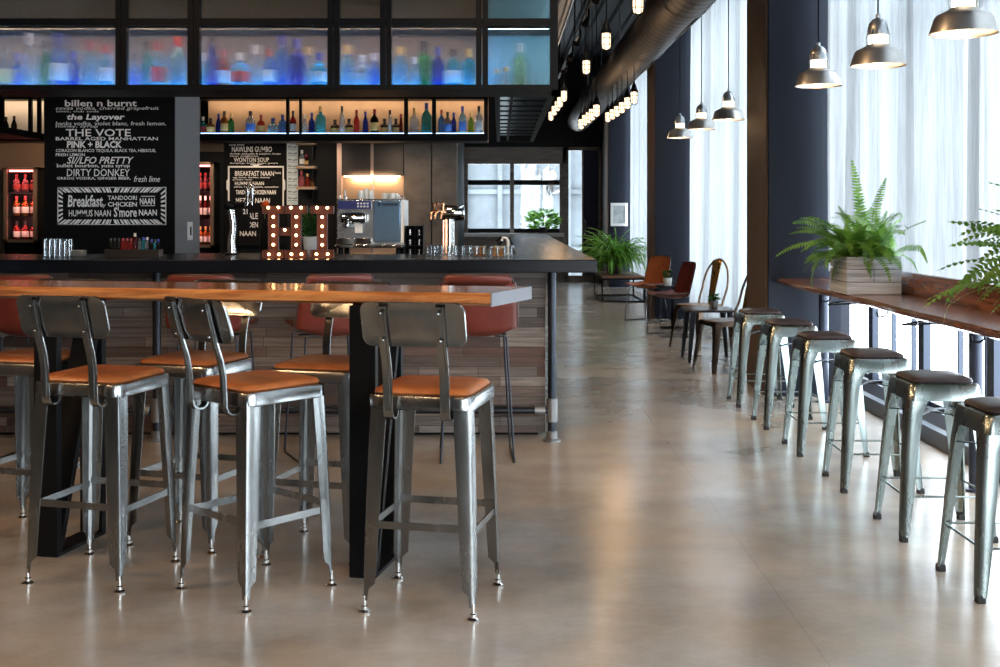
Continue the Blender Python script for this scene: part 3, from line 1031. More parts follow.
# ================================================================== WINDOW COUNTER
wc = thing('window_counter', 'live-edge walnut counter shelf running along the windows', 'counter', (0, 0, 0))
slab(3.3, 8.99, 2.11, 2.53, 0.855, 0.90, 'y', 0.008, 0, 5).build('counter_top', M_counter, wc)
G().span((2.49, 3.3, 0.90), (2.525, 7.95, 1.037)).build('upstand', M_counter, wc, bevel=0.003)
for y in (8.75, 5.95, 3.5):
    G().tube([(2.40, y, 0.0), (2.40, y, 0.86)], 0.035, 12).lathe([(0.06, 0), (0.06, 0.012), (0.03, 0.016)], (2.40, y, 0), 14).build('support_post', M_frame, wc)
for y in (8.2, 7.0, 5.6):
    G().tube([(2.30, y, 0.858), (2.30, y, 0.80), (2.27, y, 0.785), (2.24, y, 0.79), (2.235, y, 0.815)], 0.006, 8).build('bag_hook', M_black, wc)
for y in (6.2, 7.6):
    G().tube([(2.35, y, 0.855), (2.15, y, 0.82), (2.15, y + 0.12, 0.80), (2.35, y + 0.12, 0.81)], 0.006, 8).build('bag_hook', M_black, wc)


# ================================================================== BOTTLES
def spirit(name, col, rough=0.12, trans=0.75):
    return plain('glass_' + name, col, rough, trans=trans, ior=1.25, spec=0.4)


BC = {'clear': (0.72, 0.82, 0.90), 'blue': (0.10, 0.30, 0.90), 'cobalt blue': (0.02, 0.05, 0.55), 'pale blue': (0.35, 0.70, 0.95), 'cyan': (0.10, 0.62, 0.80),
      'teal': (0.06, 0.40, 0.48), 'green': (0.05, 0.32, 0.08), 'pale green': (0.45, 0.70, 0.40), 'lime green': (0.25, 0.52, 0.04), 'amber': (0.50, 0.18, 0.04),
      'red': (0.55, 0.04, 0.03), 'black': (0.02, 0.015, 0.012), 'grey': (0.28, 0.28, 0.30), 'dark red': (0.20, 0.02, 0.02), 'orange': (0.75, 0.20, 0.04), 'pink': (0.80, 0.22, 0.25)}
M_lab = {'white': plain('white_label', (0.62, 0.60, 0.56), 0.6), 'red': plain('red_label', (0.50, 0.05, 0.05), 0.6), 'gold': plain('gold_label', (0.55, 0.36, 0.12), 0.5),
         'blue': plain('blue_label', (0.05, 0.16, 0.50), 0.6), 'none': None}
M_cap = {'dark': plain('dark_cap', (0.015, 0.013, 0.015), 0.4), 'red': plain('red_cap', (0.28, 0.025, 0.03), 0.4), 'blue': plain('blue_cap', (0.03, 0.05, 0.30), 0.4),
         'gold': plain('gold_cap', (0.6, 0.4, 0.16), 0.35, 0.8), 'white': plain('pale_cap', (0.65, 0.62, 0.58), 0.5)}


def bottle(label, p, w, h, col, cap='dark', lab='white', shape='tall', group=None, name='bottle', parts=True):
    t = thing(name, label, 'bottle', p, 0, group)
    r = w / 2
    nr = max(0.011, r * 0.30)
    if shape == 'tall':
        pf = [(r * 0.9, 0), (r, 0.006), (r, h * 0.56), (r * 0.86, h * 0.64), (nr * 1.3, h * 0.74), (nr, h * 0.78), (nr, h * 0.9)]
    elif shape == 'squat':
        pf = [(r * 0.9, 0), (r, 0.006), (r * 1.02, h * 0.45), (r * 0.9, h * 0.58), (nr * 1.4, h * 0.68), (nr, h * 0.74), (nr, h * 0.88)]
    elif shape == 'slim':
        pf = [(r * 0.9, 0), (r, 0.006), (r, h * 0.50), (r * 0.7, h * 0.66), (nr, h * 0.80), (nr, h * 0.92)]
    else:  # flared
        pf = [(r * 0.8, 0), (r * 0.84, 0.006), (r, h * 0.60), (r * 0.94, h * 0.66), (nr * 1.2, h * 0.72), (nr, h * 0.75), (nr, h * 0.88)]
    G().lathe(pf, n=14).build('glass_body', spirit(col.replace(' ', '_'), BC[col]), t)
    zc = pf[-1][1]
    G().lathe([(nr * 1.25, zc - 0.03 * h / 0.3), (nr * 1.3, h), (nr * 0.9, h + 0.001)], n=12).build('cap', M_cap[cap], t)
    if M_lab[lab]:
        G().lathe([(r * 1.012, h * 0.14), (r * 1.02, h * 0.15), (r * 1.02, h * 0.44), (r * 1.012, h * 0.45)], n=14, cap=False).build('paper_label', M_lab[lab], t)
    return t


# ================================================================== OVERHEAD GLASS CABINET (a ring hung over the bar)
YF, YFB, YB, YBB = 7.2, 7.66, 12.1, 12.5
ring = thing('overhead_cabinet', 'black steel framed bottle cabinet hung in a ring over the bar', 'cabinet', (-2.2, 9.6, 2.1))


def R(g, name, mat, parent=None, **kw):
    o = g.build(name, mat, parent or ring, **kw)
    if parent is None:
        o.location = (2.2, -9.6, -2.1)
    return o


fx = lambda px: (px - CX) / F * YF
fz = lambda py: EYE + (HY - py) / F * YF
bx = lambda px: (px - CX) / F * YB
bz = lambda py: EYE + (HY - py) / F * YB
Z0, Z1 = EYE + (HY - 97) / F * YFB, 2.86
ZS = fz(84.5)          # where the front bottles stand
ZM0, ZM1 = fz(25), fz(18)
XL, XR = -5.1, fx(558)
# frame
g = G()
g.span((XL, YF, Z0), (XR, YFB, ZS)).span((XL, YF + 0.01, ZM0), (XR, YFB, ZM1)).span((XL, YF, Z1 - 0.05), (XR, YFB, Z1))
R(g, 'shelf_frame', M_black)
for a, b in ((-140, -128), (-28, -16), (115.5, 126.5), (187.5, 199.5), (327.5, 339.5), (380, 391.5), (476, 488), (550, 558)):
    g = G()
    if b < 550:
        m_ = (a + b) / 2
        g.span((fx(a), YF - 0.004, Z0), (fx(m_ - 0.4), YF + 0.05, Z1)).span((fx(m_ + 0.4), YF - 0.004, Z0), (fx(b), YF + 0.05, Z1))
    else:
        g.span((fx(a), YF - 0.004, Z0), (fx(b), YF + 0.05, Z1))
    R(g, 'mullion', M_black)
edges = [(-128, -28), (-16, 115.5), (126.5, 187.5), (199.5, 327.5), (339.5, 380), (391.5, 476), (488, 550)]
for a, b in edges:
    R(G().span((fx(a), YF + 0.018, ZS), (fx(b), YF + 0.026, Z1 - 0.05)), 'reeded_pane', M_reed)
M_back = plain('warm_tinted_back_panel', (0.25, 0.16, 0.10), 0.5, var=0.1, scale=3)  # added panel catching the strips; warm glow also mixed into its colour
R(G().span((XL, YFB - 0.012, ZS), (fx(484), YFB, Z1)), 'back_panel', M_back)
R(G().span((fx(484), YFB - 0.012, ZS), (XR, YFB, Z1)), 'back_panel', plain('pale_blue_back_panel', (0.22, 0.46, 0.55), 0.5))
R(G().span((XL, YF + 0.06, ZS - 0.004), (fx(482), YFB - 0.02, ZS + 0.001)), 'light_panel', M_blueled)
R(G().span((XL, YFB - 0.05, ZS + 0.001), (fx(482), YFB - 0.03, ZS + 0.014)), 'light_strip', glow('azure_light_strip', (0.01, 0.40, 1.0), 30.0))
R(G().span((XL, YF + 0.03, ZM0 - 0.017), (XR - 0.05, YF + 0.042, ZM0 + 0.002)), 'light_lip', M_black)
R(G().span((XL, YF + 0.055, ZM0 - 0.010), (fx(482), YF + 0.085, ZM0 - 0.001)), 'light_strip', glow('amber_light_strip', (1.0, 0.58, 0.28), 34.0))
R(G().span((fx(488), YF + 0.055, ZM0 - 0.012), (fx(549), YF + 0.085, ZM0 - 0.001)), 'light_strip', glow('aqua_fill_strip', (0.55, 0.9, 1.0), 22.0))  # strip added to brighten the corner pane
R(G().span((XL, YF + 0.06, Z1 - 0.062), (fx(549), YF + 0.09, Z1 - 0.051)), 'light_strip', glow('upper_fill_strip', (0.85, 0.75, 0.5), 5.0))  # weak strip added to lift the upper tier
# profiled canopy above
poly = []
xx = XL - 0.1
while xx < 0.49:
    poly += [(xx, Z1), (xx + 0.02, Z1), (xx + 0.026, Z1 + 0.014), (xx + 0.046, Z1 + 0.014)]
    xx += 0.052
poly += [(0.50, Z1), (0.50, Z1 + 0.06), (XL - 0.1, Z1 + 0.06)]
R(G().prism(poly, YF - 0.02, YBB + 0.1, 'XZ'), 'canopy', plain('galvanised_canopy', (0.22, 0.22, 0.23), 0.4, 0.7), smooth=0)
# back run
ZB0, ZB1 = bz(141), bz(133.5)
XBL, XBR = bx(-60), bx(488)
g = G()
g.span((XBL, YB, ZB0), (XBR, YBB, ZB1)).span((XBL, YB, bz(99)), (XBR, YB + 0.22, bz(94))).span((XBL, YB + 0.2, bz(95)), (XBR, YBB, bz(94)))
R(g, 'shelf_frame', M_black)
for a, b in ((195, 199.5), (286, 289), (299, 301.5), (404, 408), (432, 436), (484, 488), (44, 47), (28, 31)):
    R(G().span((bx(a), YB, ZB1), (bx(b), YB + 0.05, bz(95))), 'mullion', M_black)
M_bk2 = plain('lamp_glow_panel', (0.42, 0.30, 0.20), 0.45, var=0.15, scale=3)  # amber colour stands in for lamps glowing through the clear back
R(G().span((bx(199), YBB - 0.012, ZB1), (XBR, YBB, bz(95))), 'back_panel', M_bk2)
R(G().span((XBL, YBB - 0.012, ZB1), (bx(45), YBB, bz(95))), 'back_panel', plain('pale_back_panel', (0.60, 0.60, 0.60), 0.45))
for a, b in ((bx(200), XBR - 0.02), (XBL, bx(44))):
    R(G().span((a, YBB - 0.14, bz(97) - 0.004), (b, YBB - 0.11, bz(96.4))), 'light_strip', glow('amber_light_strip_back', (1.0, 0.66, 0.38), 22.0))
R(G().span((bx(200), YB + 0.03, ZB1), (XBR - 0.02, YB + 0.045, ZB1 + 0.006)), 'light_strip', glow('cool_light_strip', (0.35, 0.65, 1.0), 9.0))
# side run on the window side, louvred underneath
x0, x1 = -0.035, XR
g = G()
g.span((x0, YFB, Z0), (x0 + 0.035, YBB, ZS)).span((x1 - 0.035, YF, Z0), (x1, YBB, ZS)).span((x0, YBB - 0.04, Z0), (x1, YBB, ZS)).span(((x0 + x1) / 2 - 0.09, YFB, Z0 + 0.01), ((x0 + x1) / 2 - 0.07, YBB, Z0 + 0.03))
g.span((x0, YFB, Z1 - 0.05), (x1, YBB, Z1))
for y in (8.6, 9.8, 11.0, 12.4):
    g.span((x1 - 0.03, y, ZS), (x1, y + 0.04, Z1)).span((x0, y, ZS), (x0 + 0.03, y + 0.04, Z1))
R(g, 'side_frame', M_black)
y = YFB + 0.1
while y < YBB - 0.15:
    R(G().beam((x0 + 0.03, y + 0.09, Z0 + 0.05), (x1 - 0.03, y + 0.09, Z0 + 0.05), 0.012, 0.16, (0, 1, 0.30)), 'louvre_slat', M_black)
    y += 0.42
R(G().span((x0 + 0.01, YFB, Z0 + 0.36), (x1 - 0.005, YBB, Z0 + 0.37)), 'side_shelf', plain('pale_frosted_shelf', (0.55, 0.66, 0.70), 0.3))
R(G().span((x1 - 0.02, YFB, ZS), (x1 - 0.014, YBB, Z1 - 0.05)), 'reeded_pane', M_pane)
R(G().span((x0 + 0.05, YFB + 0.05, Z0 + 0.352), (x0 + 0.08, YBB - 0.05, Z0 + 0.358)), 'light_strip', glow('pale_fill_strip', (0.75, 0.9, 1.0), 10.0))  # added strip standing in for window light between the slats
# side run beyond the chalkboard column
xa, xb = -5.10, -4.68
g = G()
g.span((xa, YFB, Z0), (xb, YB, ZB1)).span((xa, YFB, Z1 - 0.05), (xb, YBB, Z1)).span((xb - 0.03, YFB, bz(99)), (xb, YB, bz(94)))
for y in (8.4, 9.3, 10.2, 11.1, 12.0):
    g.span((xb - 0.03, y, ZB1), (xb, y + 0.05, Z1))
R(g, 'side_frame', M_black)
# hangers to the ceiling
g = G()
for hx in (-4.6, -2.3, -0.0, 0.33):
    for hy in (YF + 0.2, YBB - 0.2):
        g.tube([(hx, hy, Z1 + 0.03), (hx, hy, H)], 0.012, 8)
R(g, 'hanger_rod', M_black)

front = [(5, 10, 44, 'grey', 'dark', 'gold', 'tall'), (18, 9, 34, 'blue', 'blue', 'none', 'squat'), (31, 15, 56, 'clear', 'white', 'none', 'tall'), (45, 9, 46, 'green', 'dark', 'none', 'slim'),
         (59, 18, 56, 'blue', 'blue', 'white', 'tall'), (74, 10, 36, 'cobalt blue', 'blue', 'none', 'squat'), (90, 15, 48, 'pale blue', 'red', 'none', 'tall'), (106, 13, 42, 'pale blue', 'red', 'white', 'tall'),
         (134, 13, 36, 'blue', 'dark', 'none', 'squat'), (147, 10, 45, 'teal', 'dark', 'none', 'slim'), (157.5, 15, 48, 'pale blue', 'red', 'red', 'tall'), (178, 17, 50, 'pale blue', 'red', 'none', 'tall'),
         (204, 8, 36, 'cyan', 'white', 'none', 'squat'), (212, 11, 53, 'cobalt blue', 'dark', 'none', 'slim'), (223, 15, 40, 'red', 'red', 'white', 'tall'), (240, 19, 34, 'pale blue', 'white', 'red', 'squat'),
         (256, 14, 44, 'clear', 'white', 'none', 'tall'), (269, 12, 38, 'blue', 'red', 'white', 'tall'), (282, 18, 54, 'blue', 'blue', 'none', 'tall'), (297, 15, 48, 'cobalt blue', 'blue', 'none', 'tall'),
         (308, 8, 42, 'clear', 'gold', 'none', 'slim'), (319, 16, 34, 'cyan', 'blue', 'white', 'squat'),
         (347, 16, 44, 'pale blue', 'gold', 'none', 'tall'), (362, 14, 32, 'clear', 'white', 'none', 'squat'), (374, 12, 36, 'blue', 'white', 'none', 'squat'),
         (400, 17, 42, 'pale blue', 'gold', 'none', 'tall'), (415, 9, 30, 'clear', 'white', 'none', 'squat'), (424, 18, 48, 'green', 'green' if 0 else 'dark', 'none', 'flared'), (438, 12, 40, 'cobalt blue', 'blue', 'none', 'tall'), (453, 16, 40, 'cyan', 'dark', 'white', 'tall'), (469, 14, 38, 'cyan', 'gold', 'none', 'flared'),
         (497, 6, 20, 'clear', 'gold', 'none', 'squat'), (506, 6, 20, 'clear', 'gold', 'none', 'squat'), (520, 15, 46, 'pale green', 'white', 'none', 'tall')]
pane_names = ['outermost wide pane', 'narrow pane beside the wide outer one', 'widest middle pane', 'narrowest pane', 'pane before the corner one', 'corner pane with pale blue backing']
pane_hi = [115.5, 187.5, 327.5, 380, 476, 550]
cnt = {}
k = YF / F
for (px, w, hh, col, cap, lab, shp) in front:
    pi = next(i for i, v in enumerate(pane_hi) if px < v)
    cnt[pi] = cnt.get(pi, 0) + 1
    bottle('%s %s bottle, %s along behind the reeded %s' % (col, {'squat': 'squat', 'tall': 'tall', 'slim': 'slim', 'flared': 'flared'}[shp], ORD[cnt[pi] - 1], pane_names[pi]),
           (fx(px) * (1.024 + 0.014 * (cnt[pi] % 2)), YF + 0.17 + 0.10 * (cnt[pi] % 2), ZS + 0.0015), w * k * 1.0, hh * k * 1.03, col, cap, lab, shp, 'bottles behind the reeded glass')
rear = [(203, 7, 18, 'cyan', 'white', 'red', 'squat'), (210.5, 9, 16, 'amber', 'dark', 'gold', 'squat'), (218.5, 6, 21, 'cobalt blue', 'blue', 'none', 'slim'), (224.3, 8, 23, 'amber', 'dark', 'gold', 'tall'), (231, 7, 21, 'green', 'gold', 'none', 'tall'),
        (250.5, 10, 23, 'clear', 'dark', 'blue', 'tall'), (261, 8, 20, 'red', 'red', 'gold', 'tall'), (273, 11, 16, 'pale blue', 'blue', 'none', 'squat'), (282.5, 9, 20, 'blue', 'blue', 'none', 'tall'), (293, 7, 24, 'red', 'dark', 'white', 'tall'),
        (304.5, 6, 19, 'clear', 'white', 'none', 'slim'), (311.7, 7, 22, 'cobalt blue', 'blue', 'none', 'tall'), (320.5, 11, 28, 'cyan', 'gold', 'none', 'tall'), (335, 10, 15, 'black', 'dark', 'gold', 'squat'), (342, 6, 28, 'clear', 'dark', 'none', 'slim'),
        (349, 9, 16, 'black', 'dark', 'gold', 'squat'), (356.5, 6, 24, 'red', 'red', 'none', 'tall'), (365.5, 6, 23, 'cobalt blue', 'blue', 'none', 'slim'), (374.5, 9, 25, 'black', 'red', 'gold', 'tall'), (384.5, 9, 16, 'black', 'dark', 'gold', 'squat'),
        (390, 5, 24, 'clear', 'dark', 'none', 'slim'), (395.8, 9, 16, 'black', 'dark', 'gold', 'squat'), (401, 4, 20, 'dark red', 'red', 'none', 'slim'), (414.5, 10, 27, 'clear', 'gold', 'none', 'tall'), (426.5, 11, 31, 'teal', 'blue', 'none', 'tall'),
        (441.5, 7, 25, 'blue', 'red', 'none', 'tall'), (447.7, 8, 22, 'grey', 'dark', 'blue', 'tall'), (453.7, 5.5, 22, 'cobalt blue', 'blue', 'none', 'tall'), (462.5, 8, 28, 'pale blue', 'blue', 'blue', 'tall'), (471, 6, 22, 'lime green', 'gold', 'none', 'tall'), (479, 8, 28, 'clear', 'dark', 'white', 'tall'),
        (6, 6, 18, 'black', 'dark', 'none', 'slim'), (14, 6, 18, 'black', 'dark', 'none', 'slim'), (39, 5, 14, 'clear', 'white', 'white', 'squat')]
k = YB / F
bays_ = [(0, 60, 'pale shelf beyond the chalkboard column'), (60, 288, 'hanging shelf next to the grey column'), (288, 405, 'hanging shelf above the coffee machine'), (405, 433, 'short bay of the hanging shelf'), (433, 500, 'end bay of the hanging shelf')]
cnt = {}
for (px, w, hh, col, cap, lab, shp) in rear:
    bi = next(i for i, v in enumerate(bays_) if v[0] <= px < v[1])
    cnt[bi] = cnt.get(bi, 0) + 1
    bottle('%s %s bottle, %s along the %s' % (col, shp, ORD[cnt[bi] - 1], bays_[bi][2]), (bx(px) * (1.009 + 0.007 * (cnt[bi] % 2)), YB + 0.11 + 0.085 * (cnt[bi] % 2), ZB1 + 0.001), w * k * 0.96, hh * k * 1.01, col, cap, lab, shp, 'bottles on the hanging shelf')


# ================================================================== CHALKBOARD COLUMN
def lettering(lines, Y, mat, name, parent, extra=None, dz=0.004):
    """lines: (text, x0, x1, y_top, y_bottom, bold, slant) in the photograph's frame, written on the plane at depth Y"""
    bm = bmesh.new()
    for (txt, x0, x1, y0, y1, bold, slant) in lines:
        cu = bpy.data.curves.new('writing', 'FONT')
        cu.body = txt
        cu.offset = bold
        cu.shear = slant
        cu.resolution_u = 2
        ob = bpy.data.objects.new('writing', cu)
        me = bpy.data.meshes.new_from_object(ob)
        bpy.data.objects.remove(ob)
        bpy.data.curves.remove(cu)
        if not me.vertices:
            continue
        xs = [v.co.x for v in me.vertices]
        ys = [v.co.y for v in me.vertices]
        a, b = at(x0, y1, Y), at(x1, y0, Y)
        sx = (b.x - a.x) / max(1e-6, max(xs) - min(xs))
        sy = (b.z - a.z) / max(1e-6, max(ys) - min(ys))
        for v in me.vertices:
            v.co = Vector((a.x + (v.co.x - min(xs)) * sx, Y - dz, a.z + (v.co.y - min(ys)) * sy))
        bm.from_mesh(me)
        bpy.data.meshes.remove(me)
    g = G()
    g.bm.free()
    g.bm = bm
    for quad in (extra or []):
        g.face([Vector((*(at(px, py, Y).xz), 0)).xzy * 1.0 + Vector((0, Y - dz, 0)) for px, py in quad])
    return g.build(name, mat, parent, smooth=0)


YC = 9.3
a, b = at(46, 97, YC), at(174.5, 252, YC)
col_ = thing('chalkboard_column', 'grey column faced with a black chalkboard of drink names', 'column', (a.x, YC, 0))
o = G().span((a.x + 0.01, YC + 0.012, 0), (b.x, YC + 0.78, 2.9)).build('column_shaft', M_grey, col_)
o.location = (-a.x, -YC, 0)
brd = G().span((a.x - 0.01, YC - 0.01, 0.3), (b.x + 0.002, YC + 0.012, 2.9)).build('chalkboard', M_chalkbd, col_)
brd.location = (-a.x, -YC, 0)
lines = [('billen n burnt', 65, 137, 100, 106.5, 0.02, 0), ('cevza vodka, charred grapefruit', 56, 159, 106.5, 110.8, 0, 0.2), ('tonic, club soda', 56, 99, 110.2, 112.6, 0, 0),
         ('the Layover', 67, 125, 114, 121.5, 0.03, 0.15), ('hanks vodka, violet blanc, fresh lemon,', 56, 166, 121.5, 126, 0, 0.1), ('honey, syrup', 56, 98, 125, 128.3, 0, 0),
         ('THE VOTE', 66, 131, 129, 136.5, 0.012, 0), ('BARREL AGED MANHATTAN', 56, 158, 137, 140.4, 0.012, 0),
         ('PINK + BLACK', 67, 122, 141, 148, 0.035, 0.05), ('CORAZON BLANCO TEQUILA, BLACK TEA, HIBISCUS,', 56, 156, 149, 152.6, 0.01, 0), ('FRESH LEMON', 56, 85, 153.3, 156.2, 0.01, 0),
         ('SI//LFO PRETTY', 67, 134, 156.8, 163.8, 0.012, 0.3), ('bulleit bourbon, yuzu syrup', 57, 130, 163.8, 168.4, 0.01, 0),
         ('DIRTY DONKEY', 67, 130, 169, 176.3, 0, 0.05), ('GREGG VODKA, GINGER BEER,', 57, 131, 177, 180, 0.01, 0), ('fresh lime', 134, 160, 176, 182, 0, 0.3),
         ('Breakfast', 68, 103, 195, 207, 0.02, 0.1), ('not only', 83, 106, 203, 208, 0, 0.1), ('TANDOORI', 108, 137, 195.6, 200, 0.01, 0), ('CHICKEN', 108, 137, 202, 206.6, 0.02, 0), ('NAAN', 140, 155, 198, 204.5, 0.02, 0),
         ('HUMMUS NAAN', 69, 111, 210, 216.5, 0.01, 0), ("S'more", 114, 137, 207, 217, 0.02, 0), ('NAAN', 139, 157, 209.5, 215.5, 0.02, 0)]
L0, R0, T0, B0 = 57.5, 166.5, 187, 225
l1, r1, t1, b1 = 63, 161, 192.5, 219.5
ex = [[(L0, T0), (L0 + 1, T0), (L0 + 1, B0), (L0, B0)], [(R0 - 1, T0), (R0, T0), (R0, B0), (R0 - 1, B0)], [(L0, T0), (R0, T0), (R0, T0 + .8), (L0, T0 + .8)], [(L0, B0 - .8), (R0, B0 - .8), (R0, B0), (L0, B0)],
      [(141, 196), (155, 196), (155, 196.6), (141, 196.6)], [(141, 205.4), (155, 205.4), (155, 206), (141, 206)]]
# hatched mitred border of the chalk frame
for i in range(30):
    u0, u1 = i / 30, (i + 0.62 + 0.25 * math.sin(i * 2.1)) / 30
    if abs(u0 - 0.5) < 0.03:
        continue
    sh = 0.02 * (1 if u0 < 0.5 else -1)
    ex.append([(L0 + (R0 - L0) * u0, T0), (L0 + (R0 - L0) * u1, T0), (l1 + (r1 - l1) * min(1, max(0, u1 + sh)), t1), (l1 + (r1 - l1) * min(1, max(0, u0 + sh)), t1)])
    ex.append([(l1 + (r1 - l1) * min(1, max(0, u0 + sh)), b1), (l1 + (r1 - l1) * min(1, max(0, u1 + sh)), b1), (L0 + (R0 - L0) * u1, B0), (L0 + (R0 - L0) * u0, B0)])
for i in range(7):
    u0, u1 = i / 7 + 0.03, i / 7 + 0.10
    ex.append([(L0, T0 + (B0 - T0) * u0), (l1, t1 + (b1 - t1) * u0), (l1, t1 + (b1 - t1) * u1), (L0, T0 + (B0 - T0) * u1)])
    ex.append([(R0, T0 + (B0 - T0) * u0), (R0, T0 + (B0 - T0) * u1), (r1, t1 + (b1 - t1) * u1), (r1, t1 + (b1 - t1) * u0)])
lettering(lines, YC - 0.01, M_chalk, 'chalk_writing', brd, ex)
# switch plate on the grey side of the column
sx = b.x
A, B = at(184, 240, sx * F / (184 - CX)), at(194, 222, sx * F / (194 - CX))
sw = thing('light_switch', 'white light switch plate on the grey column side', 'switch', (sx, (A.y + B.y) / 2, 0))
zc = EYE - (231 - HY) / F * (A.y + B.y) / 2
G().span((0.0005, -0.075, zc - 0.075), (0.012, 0.075, zc + 0.075)).build('wall_plate', M_white, sw, bevel=0.003)
G().span((0.012, -0.015, zc - 0.035), (0.017, 0.015, zc + 0.035)).build('rocker', M_dark, sw)

# ================================================================== BACK OF THE BAR
YK = 13.29
kz = lambda py: EYE + (HY - py) / F * YK
kx = lambda px: (px - CX) / F * YK
bd = thing('chalkboard', 'black food chalkboard hung on the wall beside the narrow paper list', 'chalkboard', (kx(256), YK, 0))
g = G()
o = G().span((kx(225), YK - 0.03, kz(246)), (kx(286), YK, kz(142))).build('board', M_chalkbd, bd, bevel=0.004)
o.location = (-kx(256), -YK, 0)
fr = [(228, 166), (284, 166), (284, 203), (228, 203)]
q = [[(228, 166), (284, 166), (284, 167.6), (228, 167.6)], [(228, 166), (229.6, 166), (229.6, 206), (228, 206)], [(282.6, 166), (284, 166), (284, 206), (282.6, 206)], [(226, 205), (240, 205), (238, 206.4), (228, 206.4)],
     [(250, 164.4), (262, 164.4), (258, 166), (254, 166)], [(226.5, 181), (228.6, 178), (228.6, 192), (226.5, 189)], [(283.4, 178), (285.4, 181), (285.4, 189), (283.4, 192)]]
lines = [('soup bowl', 229, 244, 143.6, 146.2, 0.01, 0), ('NAWLINS GUMBO', 232, 272, 146.6, 152, 0.005, 0), ('shrimp, andouille & peppers, house', 230, 281, 153, 155, 0.01, 0), ('rice, scallions', 230, 258, 155.3, 157, 0.01, 0), ('WONTON SOUP', 234, 269, 157.6, 162, 0.005, 0), ('dumplings, broth, ginger, greens', 230, 278, 162.4, 164.2, 0.01, 0),
         ('BREAKFAST NAAN', 235, 274, 171, 176, 0.012, 0), ('hot', 275, 281, 171.5, 174, 0.01, 0), ('egg, bacon, cheddar, chutney', 233, 270, 176.6, 178.6, 0.01, 0), ('potato hash', 233, 252, 179, 180.6, 0.01, 0), ('HUMMUS NAAN', 235, 264, 181.6, 185.2, 0.01, 0), ('olives, feta, peppers, cucumber', 234, 279, 186, 188.2, 0.01, 0),
         ('TANDOORI CHICKEN NAAN', 236, 276, 190, 194.4, 0.02, 0), ('MEZZO NAAN', 236, 270, 198, 203, 0.01, 0), ('KALE', 245, 258, 213, 219, 0.01, 0), ('GARDEN', 239, 258, 222, 227.5, 0.01, 0), ('NAAN', 240, 256, 231, 236, 0.01, 0)]
lettering(lines, YK - 0.03, M_chalk, 'chalk_writing', bd, q).location = (-kx(256), -YK, 0)
ns = thing('paper_list', 'narrow pale paper list pinned beside the food chalkboard', 'notice', (kx(293), YK, 0))
o = G().span((kx(287), YK - 0.012, kz(205)), (kx(298), YK, kz(142))).build('sheet', M_paper, ns)
o.location = (-kx(293), -YK, 0)
q = []
for i in range(9):
    y = 146 + i * 6.4
    q += [[(288, y), (292, y + .4), (292, y + 1.6), (288, y + 1.4)], [(293, y + 1), (297, y), (297, y + 1.5), (293, y + 2.2)], [(288, y + 3), (297, y + 3.2), (297, y + 3.7), (288, y + 3.6)]]
lettering([], YK - 0.012, plain('grey_print', (0.16, 0.20, 0.23), 0.8), 'printed_rows', ns, q).location = (-kx(293), -YK, 0)

sh_lab = ['topmost small wooden wall shelf beside the paper list', 'middle small wooden wall shelf beside the paper list', 'lowest small wooden wall shelf beside the paper list']
for i, y in enumerate((143, 166.5, 187)):
    s_ = thing('wall_shelf', sh_lab[i], 'shelf', (kx(308), YK, kz(y)), 0, 'small wooden wall shelves')
    G().span((-0.105, -0.20, -0.03), (0.105, 0, 0)).build('shelf_board', M_shelfwood, s_, bevel=0.003)
    G().span((0.07, -0.18, -0.18), (0.085, -0.01, -0.03)).build('bracket', M_black, s_)
k = 13.15 / F
for lab, px, y, w, hh, col, cap, lb_ in (('white jar-like bottle on the middle wooden wall shelf', 301.5, 166.5, 5, 16, 'clear', 'white', 'white'), ('small dark red bottle on the middle wooden wall shelf', 306, 166.5, 4, 12, 'dark red', 'red', 'gold'),
                                        ('pink pouch-like bottle on the lowest wooden wall shelf', 301, 187, 6, 16, 'pink', 'red', 'none'), ('small red bottle on the lowest wooden wall shelf', 307, 187, 4, 13, 'red', 'gold', 'none'), ('small amber bottle on the lowest wooden wall shelf', 312, 187, 4, 10, 'amber', 'dark', 'none')):
    bottle(lab, ((px - CX) * k, 13.18, kz(y) + 0.001), w * k, hh * k, col, cap, lb_, 'squat', 'bottles on the small wall shelves')


